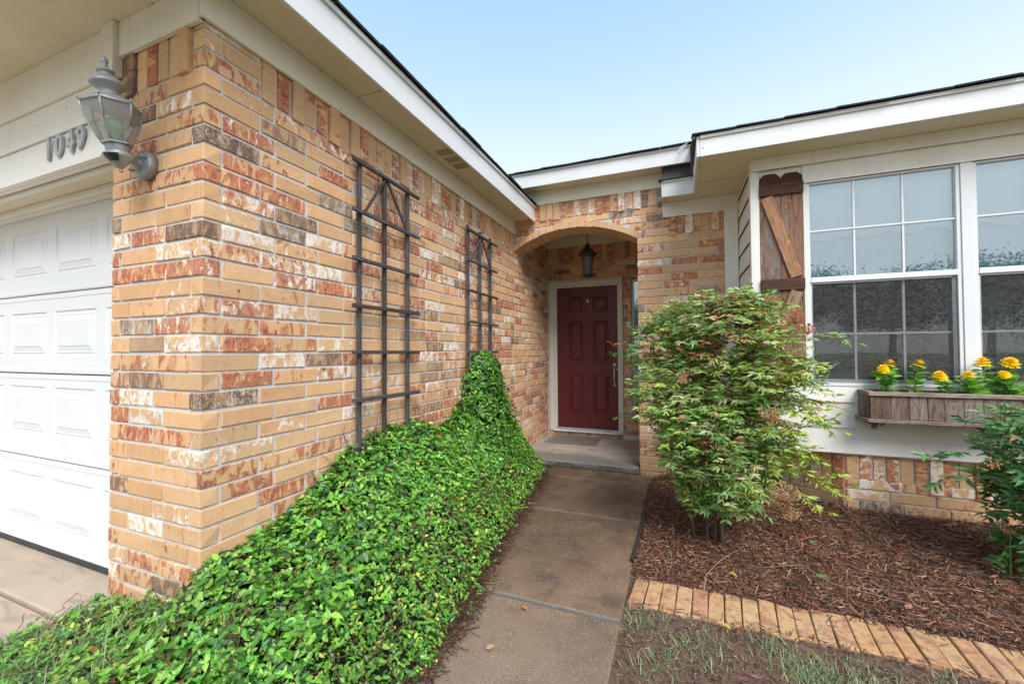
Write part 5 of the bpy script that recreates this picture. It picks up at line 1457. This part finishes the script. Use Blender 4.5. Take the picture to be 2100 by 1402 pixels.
# ================================================================== NANDINA SHRUBS
def nandina(name, cx, cy, zb, prof, nspray, label, cols_fn, canes, seed, extra=(), leafs=1.0, lim=None, berries=()):
    r = np.random.default_rng(seed); random.seed(seed)
    t = thing(name, (cx, cy, zb), label, 'shrub')
    zs_, rs_, ox_ = zip(*prof)
    P_, A_, N_, L_, T_ = [], [], [], [], []
    tw = MB()
    sprays = []
    for i in range(nspray):
        z = r.uniform(zs_[0], zs_[-1]); rad = np.interp(z, zs_, rs_) ; ox = np.interp(z, zs_, ox_)
        a = r.uniform(0, 2 * math.pi); rr = rad * (r.uniform(.25, 1.0) ** .55) * (.86 + .16 * math.sin(3 * a + 5 * z) + .08 * math.sin(7 * a - 9 * z))
        c = Vector((cx + ox + rr * math.cos(a), cy + rr * .85 * math.sin(a), z))
        out = Vector((math.cos(a) + r.normal(0, .35), math.sin(a) * .85 + r.normal(0, .35), r.uniform(-.35, 1.15))).normalized()
        sprays.append((c, out, 1.0))
    for (c, d) in extra: sprays.append((Vector(c), Vector(d).normalized(), 1.0))
    def leaf(p, d, up, L, tint):
        P_.append(tuple(p)); A_.append(tuple(d)); N_.append(tuple(up)); L_.append(L); T_.append(tint)
    for (c, out, s_) in sprays:
        side_ = out.cross(Vector((0, 0, 1))).normalized(); up = side_.cross(out).normalized()
        RL = r.uniform(.12, .22); base = c - out * RL * .7; tint = cols_fn(c, r)
        prev = base; pts = [base]
        for k in range(4):
            f = (k + 1) / 4; p = base + out * RL * f + Vector((0, 0, -1)) * .05 * f * f
            pts.append(p)
            dirs = [1, -1] if k < 3 else [0]
            for sd in dirs:
                d1 = (out * (.6 if sd else 1) + side_ * sd * .8 + up * r.uniform(-.5, .75) - Vector((0, 0, .18))).normalized()
                PL = r.uniform(.035, .07) * (1.1 - .2 * f)
                q = p + d1 * PL
                tw.tube([p, q], .0009, 3, False)
                s1 = d1.cross(Vector((0, 0, 1))).normalized() if abs(d1.z) < .95 else side_
                lu = (out * .75 + Vector((r.normal(0, .45), r.normal(0, .45) - .25, r.uniform(.1, 1)))).normalized()
                for (m, pp) in ((0, q), (1, q), (-1, q), (1, p.lerp(q, .5)), (-1, p.lerp(q, .5))):
                    if r.uniform() < .12: continue
                    ld = (d1 * (.6 if m else 1) + s1 * m * r.uniform(.6, 1.0) + Vector((0, 0, r.uniform(-.45, .1)))).normalized()
                    tt = np.array(tint) * (1 + r.normal(0, .16)) * (1 + r.normal(0, .06, 3))
                    if r.uniform() < .012: tt = np.array((.50, .17, .11))
                    leaf(pp, ld, lu, r.uniform(.034, .060) * leafs, np.clip(tt, .01, 1))
        tw.tube(pts, [.0018, .0016, .0013, .0010, .0007], 4, False)
    P_ = np.array(P_); A_ = np.array(A_); N_ = np.array(N_); L_ = np.array(L_); T_ = np.array(T_)
    if lim is not None:
        k = lim(P_ + A_ * L_[:, None]) & lim(P_); P_, A_, N_, L_, T_ = P_[k], A_[k], N_[k], L_[k], T_[k]
    ob = scatter_mesh('leaves', [(0, 0, 0), (.35, 0, -.04), (.7, 0, -.05), (1, 0, -.14), (.32, -.5, .04), (.68, -.34, .0), (.32, .5, .04), (.68, .34, .0)], LEAF_F, P_, A_, N_, L_, L_ * r.uniform(.24, .36, len(L_)), T_, M_NAND, t, LEAF_VEIN)
    ob['kind'] = 'stuff'; ob.location = -Vector(t.location)
    o2 = tw.build('twigs', M_STEM, t); o2['kind'] = 'stuff'
    for i in range(canes):
        a = 2 * math.pi * i / canes + r.uniform(-.3, .3); r0 = r.uniform(.02, .13)
        b = Vector((cx + r0 * math.cos(a), cy + r0 * math.sin(a), zb - .03)); pts = [b]
        for k in range(1, 7):
            f = k / 6; rad = np.interp(zb + f * (zs_[-1] - zb) * .9, zs_, rs_) * .55
            pts.append(Vector((cx + (r0 + rad * f) * math.cos(a) + r.normal(0, .012), cy + (r0 + rad * f * .9) * math.sin(a) + r.normal(0, .012), zb + f * (zs_[-1] - zb) * .9)))
        MB().tube(pts, [.0085, .008, .0075, .007, .006, .0045, .003], 8).build('cane', M_CANE, t)
    for (c, rad, n, m) in berries:
        mb = MB(); c = Vector(c)
        for i in range(n):
            v = Vector(r.normal(0, 1, 3)).normalized() * rad * r.uniform(.3, 1) ** .6; v.z *= .8; p = c + v
            s_ = .0042 * r.uniform(.8, 1.15)
            vs = [p + Vector(q) * s_ for q in ((1, 0, 0), (-1, 0, 0), (0, 1, 0), (0, -1, 0), (0, 0, 1), (0, 0, -1), (.6, .6, .6), (-.6, .6, .6), (.6, -.6, .6), (-.6, -.6, .6), (.6, .6, -.6), (-.6, .6, -.6), (.6, -.6, -.6), (-.6, -.6, -.6))]
            bm_ = bmesh.new(); [bm_.verts.new(v_) for v_ in vs]; bmesh.ops.convex_hull(bm_, input=bm_.verts); bm_.verts.index_update()
            mb.add([v_.co[:] for v_ in bm_.verts], [tuple(v_.index for v_ in f.verts) for f in bm_.faces], True); bm_.free()
            mb.tube([c - Vector((0, 0, rad * .6)), p], .0006, 3, False)
        mb.build('berry_cluster', m, t)
    return t
BX_, BY_ = 1.99, 1.98
def cols_main(c, r):
    dx = c.x - BX_; u = r.uniform()
    if dx > .38 and c.z < .55 and r.uniform() < .75: return [(.42, .50, .06), (.30, .44, .06), (.50, .50, .10)][int(u * 3)]
    if dx > .15 and c.z > .15 and r.uniform() < .35: return [(.26, .34, .06), (.34, .30, .07), (.22, .32, .06)][int(u * 3)]
    if c.z > .75 and r.uniform() < .25: return [(.30, .30, .08), (.42, .20, .10), (.25, .33, .08)][int(u * 3)]
    if r.uniform() < .012: return (.55, .13, .12)
    if r.uniform() < .06: return (.38, .36, .20)
    return [(.26, .40, .085), (.19, .35, .095), (.35, .48, .10), (.40, .49, .19), (.16, .30, .08)][int(u * 5)]
prof = [(-.15, .15, .03), (.03, .33, .06), (.2, .48, .05), (.5, .53, .03), (.8, .55, .02), (1.0, .53, .0), (1.12, .44, .02), (1.22, .25, .08)]
ex = [((2.62, 2.15, .96), (1, .1, .15)), ((2.72, 2.12, .95), (1, 0, -.1)), ((2.60, 2.1, .62), (1, -.1, -.1)), ((2.63, 2.1, .42), (1, 0, -.25)), ((2.62, 2.05, .55), (1, -.2, .0)), ((2.58, 2.05, .05), (1, -.1, -.3)), ((2.66, 2.05, .10), (1, 0, -.2)), ((2.52, 1.98, -.05), (1, -.2, -.35)),
      ((2.64, 2.08, .02), (1, .0, -.15)), ((1.40, 2.05, .95), (-1, -.1, .1)), ((1.42, 2.1, .40), (-1, -.2, .0)), ((2.22, 2.0, 1.22), (.3, 0, 1)), ((1.98, 2.0, 1.2), (-.2, 0, 1)), ((1.75, 2.0, 1.15), (-.5, -.1, .9)), ((2.40, 2.0, 1.15), (.6, 0, .7))]
nandina('nandina_shrub', BX_, BY_, -.42, prof, 1080, 'big bushy nandina with red berries beside the path, in front of the bay', cols_main, 9, 5, ex, .93,
        lambda p: ~((p[:, 0] > 2.30) & (p[:, 1] > 2.61)) & (p[:, 1] < 3.3), 
        [((2.13, 1.80, 1.14), .055, 70, M_BERRY), ((2.22, 1.75, 1.08), .05, 60, M_BERRY), ((2.42, 1.85, 1.05), .065, 90, M_BERRY), ((2.50, 1.9, .98), .05, 60, M_BERRY), ((2.30, 1.8, 1.16), .045, 45, M_BERRY),
         ((2.28, 1.50, .10), .085, 190, M_TANBERRY), ((2.22, 1.46, .52), .06, 80, M_TANBERRY), ((1.80, 1.5, .70), .05, 45, M_TANBERRY), ((2.33, 1.55, -.02), .05, 60, M_TANBERRY)])
def cols_dark(c, r):
    if r.uniform() < .015: return (.55, .42, .06)
    return [(.13, .28, .085), (.10, .23, .08), (.18, .34, .09), (.08, .19, .065)][int(r.uniform() * 4)]
prof2 = [(-.22, .12, 0), (.05, .30, 0), (.35, .38, 0), (.50, .28, .04), (.58, .12, .08)]
nandina('nandina_shrub', 3.62, 2.02, -.38, prof2, 170, 'darker green nandina cut off at the right picture edge, below the window box', cols_dark, 5, 8,
        [((3.15, 1.95, .30), (-1, -.1, .1)), ((3.18, 1.95, .18), (-1, -.2, -.1)), ((3.28, 1.9, .50), (-1, 0, .2))], 1.25, lambda p: p[:, 1] < 2.44, [((3.27, 1.83, .27), .04, 30, M_TANBERRY)])
# low green shoot at its foot
sht = thing('sapling', (3.42, 2.02, -.4), 'small upright leafy shoot growing from the mulch at the right edge', 'plant')
MB().tube([(3.42, 2.02, -.42), (3.425, 2.02, -.25), (3.42, 2.01, -.1)], [.006, .005, .003], 6).build('stem', mat_simple('green_stem', (.12, .22, .06), .6), sht)
n = 46; f = rng.uniform(.1, 1, n); a = rng.uniform(0, 6.28, n)
pos = np.stack([3.42 + 0 * f, 2.02 + 0 * f, -.42 + .34 * f], 1); ax = np.stack([np.cos(a), np.sin(a), rng.uniform(-.1, .6, n)], 1)
pos = pos + ax * rng.uniform(.01, .05, (n, 1))
o = scatter_mesh('leaves', LEAF_V, LEAF_F, pos, ax, np.tile([0, -.3, 1.], (n, 1)) + rng.normal(0, .2, (n, 3)), rng.uniform(.04, .06, n), rng.uniform(.013, .02, n), pick([(.10, .30, .08), (.15, .36, .08)], (1, 1), n), M_NAND, sht, LEAF_VEIN); o.location = -Vector(sht.location)

# ================================================================== MULCH, GRASS, LITTER
def in_bed(x, y):
    a = (x > 1.515) & (y > 1.40 + 0 * x) & (x < 4.4) & (y < 3.38)
    # keep clear of the bay base
    k = ~((x > 2.90) & (y > 2.70)) & ~((x > 1.9) & (x <= 2.90) & (x + y > 5.59))
    return a & k
NM = 26000
x = rng.uniform(1.5, 4.4, NM * 2); y = 1.38 + (3.38 - 1.38) * rng.uniform(0, 1, NM * 2) ** 1.15; k = in_bed(x, y); x = x[k][:NM]; y = y[k][:NM]; n = len(x)
lay = rng.uniform(0, 1, n)
pos = np.stack([x, y, ground_h(x, y) + .004 + lay * .022], 1)
ax = unit(n); ax[:, 2] *= .22; ln = rng.gamma(2.2, .015, n) + .008; wd = rng.uniform(.002, .0065, n)
big = rng.uniform(0, 1, n) < .04; wd[big] *= 2.4; ln[big] *= 1.2
tint = pick([(.26, .115, .062), (.165, .072, .042), (.38, .20, .115), (.075, .038, .026), (.50, .31, .19), (.20, .15, .12)], (6, 6, 4, 3.6, 1.2, .5), n, .22)
mul = scatter_mesh('mulch', CHIP_V, CHIP_F, pos, ax, np.tile([0, 0, 1.], (n, 1)) + rng.normal(0, .35, (n, 3)), ln, wd, tint, M_MULCH, None, ht=rng.uniform(.0015, .004, n))
n = 900
x = rng.uniform(1.5, 4.4, n); y = rng.uniform(1.38, 3.3, n); k = in_bed(x, y); x = x[k]; y = y[k]; n = len(x)
ax = unit(n); ax[:, 2] *= .15
o = scatter_mesh('bark_chips', CHIP_V, CHIP_F, np.stack([x, y, ground_h(x, y) + .024], 1), ax, np.tile([0, 0, 1.], (n, 1)) + rng.normal(0, .3, (n, 3)), rng.uniform(.015, .055, n), rng.uniform(.007, .020, n), pick([(.30, .14, .08), (.17, .085, .055), (.44, .26, .16), (.24, .18, .14)], (4, 4, 2, 1), n, .2), M_MULCH, None, ht=rng.uniform(.003, .006, n))
tag(o, 'chunky flat bark chips lying on top of the shredded mulch', 'bark chips', kind='stuff')
n = 900
x = rng.uniform(1.52, 3.6, n); y = np.where(rng.uniform(0, 1, n) < .55, 1.385 + rng.normal(0, .018, n), np.where(rng.uniform(0, 1, n) < .6, 1.135 + rng.normal(0, .012, n), rng.uniform(1.14, 1.38, n)))
k = rng.uniform(0, 1, n) < np.where(np.abs(y - 1.26) < .1, .25, 1); x = x[k]; y = y[k]; n = len(x); ax = unit(n); ax[:, 2] *= .12
o = scatter_mesh('bark_debris', CHIP_V, CHIP_F, np.stack([x, y, ZG + .006 + rng.uniform(0, .006, n)], 1), ax, np.tile([0, 0, 1.], (n, 1)) + rng.normal(0, .25, (n, 3)), rng.gamma(2, .010, n) + .005, rng.uniform(.0015, .005, n), pick([(.24, .115, .07), (.14, .068, .045), (.40, .25, .16)], (4, 5, 2), n, .2), M_MULCH, None, ht=rng.uniform(.001, .003, n))
tag(o, 'bark bits strewn over the rims of the brick edging', 'debris', kind='stuff')
tag(mul, 'dark brown shredded bark mulch covering the planting bed', 'mulch', kind='stuff')
# sparse debris on the bare soil in front of the edging
n = 9500
x = rng.uniform(1.52, 4.0, n); y = rng.uniform(.1, 1.13, n)
pos = np.stack([x, y, ground_h(x, y) + .002 + rng.uniform(0, .006, n)], 1); ax = unit(n); ax[:, 2] *= .15
o = scatter_mesh('bark_debris', CHIP_V, CHIP_F, pos, ax, np.tile([0, 0, 1.], (n, 1)) + rng.normal(0, .3, (n, 3)), rng.gamma(1.8, .011, n) + .004, rng.uniform(.0015, .005, n), pick([(.27, .145, .092), (.17, .085, .055), (.42, .29, .19), (.08, .045, .034)], (4, 5, 1.5, 3), n, .2), M_MULCH, None, ht=rng.uniform(.001, .003, n))
tag(o, 'loose bark crumbs scattered over bare soil in front of the brick edging', 'debris', kind='stuff')
def grass(n, xs, ys, zf, lens, lab, name='grass', clump=.02, cols=None, wd=(.0016, .003)):
    P_ = np.stack([xs, ys, zf(xs, ys)], 1); a = rng.uniform(0, 6.28, n)
    ax = np.stack([np.cos(a) * .8, np.sin(a) * .8, rng.uniform(.05, 1.0, n)], 1)
    o = scatter_mesh(name, BLADE_V, BLADE_F, P_, ax, np.stack([-np.cos(a), -np.sin(a), .8 + 0 * a], 1), rng.uniform(*lens, n), rng.uniform(*wd, n), pick(cols or [(.20, .29, .10), (.31, .38, .18), (.12, .21, .08), (.42, .39, .23)], (4, 3, 3, 1.4), n, .15), M_GRASS)
    return tag(o, lab, 'grass', kind='stuff')
# tufts in the bare soil
cx = np.array([1.60, 1.66, 1.95, 2.05, 2.15, 2.28, 2.38, 2.50, 2.62, 2.2, 2.33, 1.9, 2.45, 1.57, 2.72, 2.55]); cyy = np.array([1.06, .98, .96, 1.02, .90, .95, .86, .98, 1.0, .80, .74, .84, .9, .72, 1.02, .85])
i = rng.integers(0, len(cx), 2300); xs = cx[i] + rng.normal(0, .07, 2300) + .12 * np.sin(i * 5.0); ys = cyy[i] + rng.normal(0, .055, 2300); k = (xs > 1.515) & (ys < 1.125)
grass(k.sum(), xs[k], ys[k], ground_h, (.02, .07), 'thin green grass tufts in the bare soil below the brick edging')
# few seedlings in mulch and along foundations
i = rng.uniform(0, 1, 700); xs = np.concatenate([rng.uniform(2.9, 4.2, 350), rng.uniform(1.52, 1.60, 350)]); ys = np.concatenate([rng.uniform(2.60, 2.69, 350), rng.uniform(1.3, 3.3, 350)])
grass(700, xs, ys, ground_h, (.02, .075), 'dry wispy weeds along the foot of the bay wall and path edge', cols=[(.16, .16, .07), (.26, .20, .12), (.12, .18, .06), (.20, .12, .07)])
# grass mixed in the left front of the ground cover
n = 1500; xs = rng.uniform(-1.2, -.05, n); ys = rng.uniform(-.5, -.03, n); k = cover_ok(xs, ys); xs, ys = xs[k], ys[k]
grass(len(xs), xs, ys, lambda a, b: cover_h(a, b) + .005, (.04, .11), 'long pale grass blades mixed into the ground cover in front of the pier', wd=(.0015, .0028))
# fallen leaves and twigs
FL = [(1.03, .90, 'curled orange leaf on the path beside the ground cover', (.50, .22, .08)), (.99, .56, 'round tan leaf on the path near the bottom of the picture', (.45, .30, .16)),
      (2.03, 1.60, 'yellow leaf fallen on the soil by the brick edging', (.60, .45, .05)), (2.78, 1.52, 'tan chip of bark lying flat in the mulch', (.42, .24, .15)), (1.95, 1.09, 'pale yellow leaf in front of the brick edging', (.55, .48, .12))]
for (x_, y_, lb, c_) in FL:
    o = scatter_mesh('fallen_leaf', LEAF_V, LEAF_F, np.array([[x_, y_, (ZG if x_ < 1.5 else float(ground_h(np.array(x_), np.array(y_))) + .02) + .008]]), np.array([[.8, random.uniform(-1, 1), .1]]), np.array([[.1, -.2, 1.]]), np.array([.045]), np.array([.026]), np.array([c_]), M_NAND, None, LEAF_VEIN)
    tag(o, lb, 'leaf')
tw = MB().tube([(1.88, 1.30, -.40), (1.90, 1.42, -.36), (1.97, 1.58, -.355), (2.05, 1.75, -.37), (2.14, 1.86, -.36)], [.0022, .002, .002, .0018, .0012], 5).build('twig', mat_simple('dry_twig', (.36, .25, .15), .8))
tag(tw, 'long pale curved twig from the nandina foot to the brick edging', 'twig')
tw = MB().tube([(2.20, 1.62, -.36), (2.40, 1.70, -.345), (2.50, 1.55, -.35), (2.85, 1.48, -.36)], [.0018, .002, .0018, .0012], 5).build('twig', bpy.data.materials['dry_twig'])
tag(tw, 'pale bent twig lying in the mulch right of the nandina', 'twig')
n = 9
for (x_, y_, lb) in ((2.47, 1.62, 'small green seedling alone in the middle of the mulch'), (2.55, 2.08, 'tiny green seedling in the mulch behind the pale twig')):
    a = np.arange(n) * .9
    o = scatter_mesh('seedling', LEAF_V, LEAF_F, np.tile([[x_, y_, -.362]], (n, 1)), np.stack([np.cos(a), np.sin(a), .4 + 0 * a], 1), np.tile([[0, -.2, 1.]], (n, 1)), np.full(n, .026), np.full(n, .012), pick([(.09, .30, .10)], (1,), n), M_NAND, None, LEAF_VEIN)
    tag(o, lb, 'seedling')

# ================================================================== BEYOND THE CAMERA (mirrored in the window panes)
def tree(x, y, h, rad, label, seed):
    r = np.random.default_rng(seed)
    t = thing('tree', (x, y, -.45), label, 'tree', 'street trees behind the photographer')
    MB().tube([(x, y, -.5), (x + .1, y, h * .3), (x, y + .1, h * .55), (x, y, h * .8)], [.22, .17, .12, .05], 8).build('trunk', M_BARKTREE, t)
    n = 26000; c = r.normal(0, 1, (110, 3)); c /= np.linalg.norm(c, axis=1, keepdims=True); c = c * r.uniform(.1, 1, (110, 1)) * np.array([rad, rad, h * .33]) + np.array([x, y, h * .68])
    pos = c[r.integers(0, 110, n)] + r.normal(0, rad * .12, (n, 3))
    ax = r.normal(0, 1, (n, 3)); nr = r.normal(0, 1, (n, 3)) + np.array([0, 0, .6])
    T = np.clip(np.array([[.055, .095, .03]]) * (1 + r.normal(0, .25, (n, 1))), .01, .3).repeat(1, 0) * np.ones((n, 3))
    o = scatter_mesh('crown', [(0, -.3, 0), (0, .3, 0), (.8, .4, .1), (.9, -.3, .1)], [(0, 3, 2, 1)], pos, ax, nr, r.uniform(.09, .17, n), r.uniform(.08, .13, n), T, M_LEAF, t, [0, 0, 0, 0]); o.location = -Vector(t.location); o['kind'] = 'stuff'
for i, (x_, y_, h_, r_) in enumerate(((5.5, -26, 5.0, 3.0), (9.5, -27, 5.7, 3.4), (14, -26, 5.3, 3.2), (19, -27, 6.2, 3.6), (0, -27, 5.4, 3.2), (-8, -26, 5.8, 3.4))):
    tree(x_, y_, h_, r_, ['broad low street tree', 'rounded street tree', 'street tree with flat crown', 'tall street tree', 'wide bushy street tree', 'tall leafy street tree'][i] + ' reflected in the window panes', 100 + i)
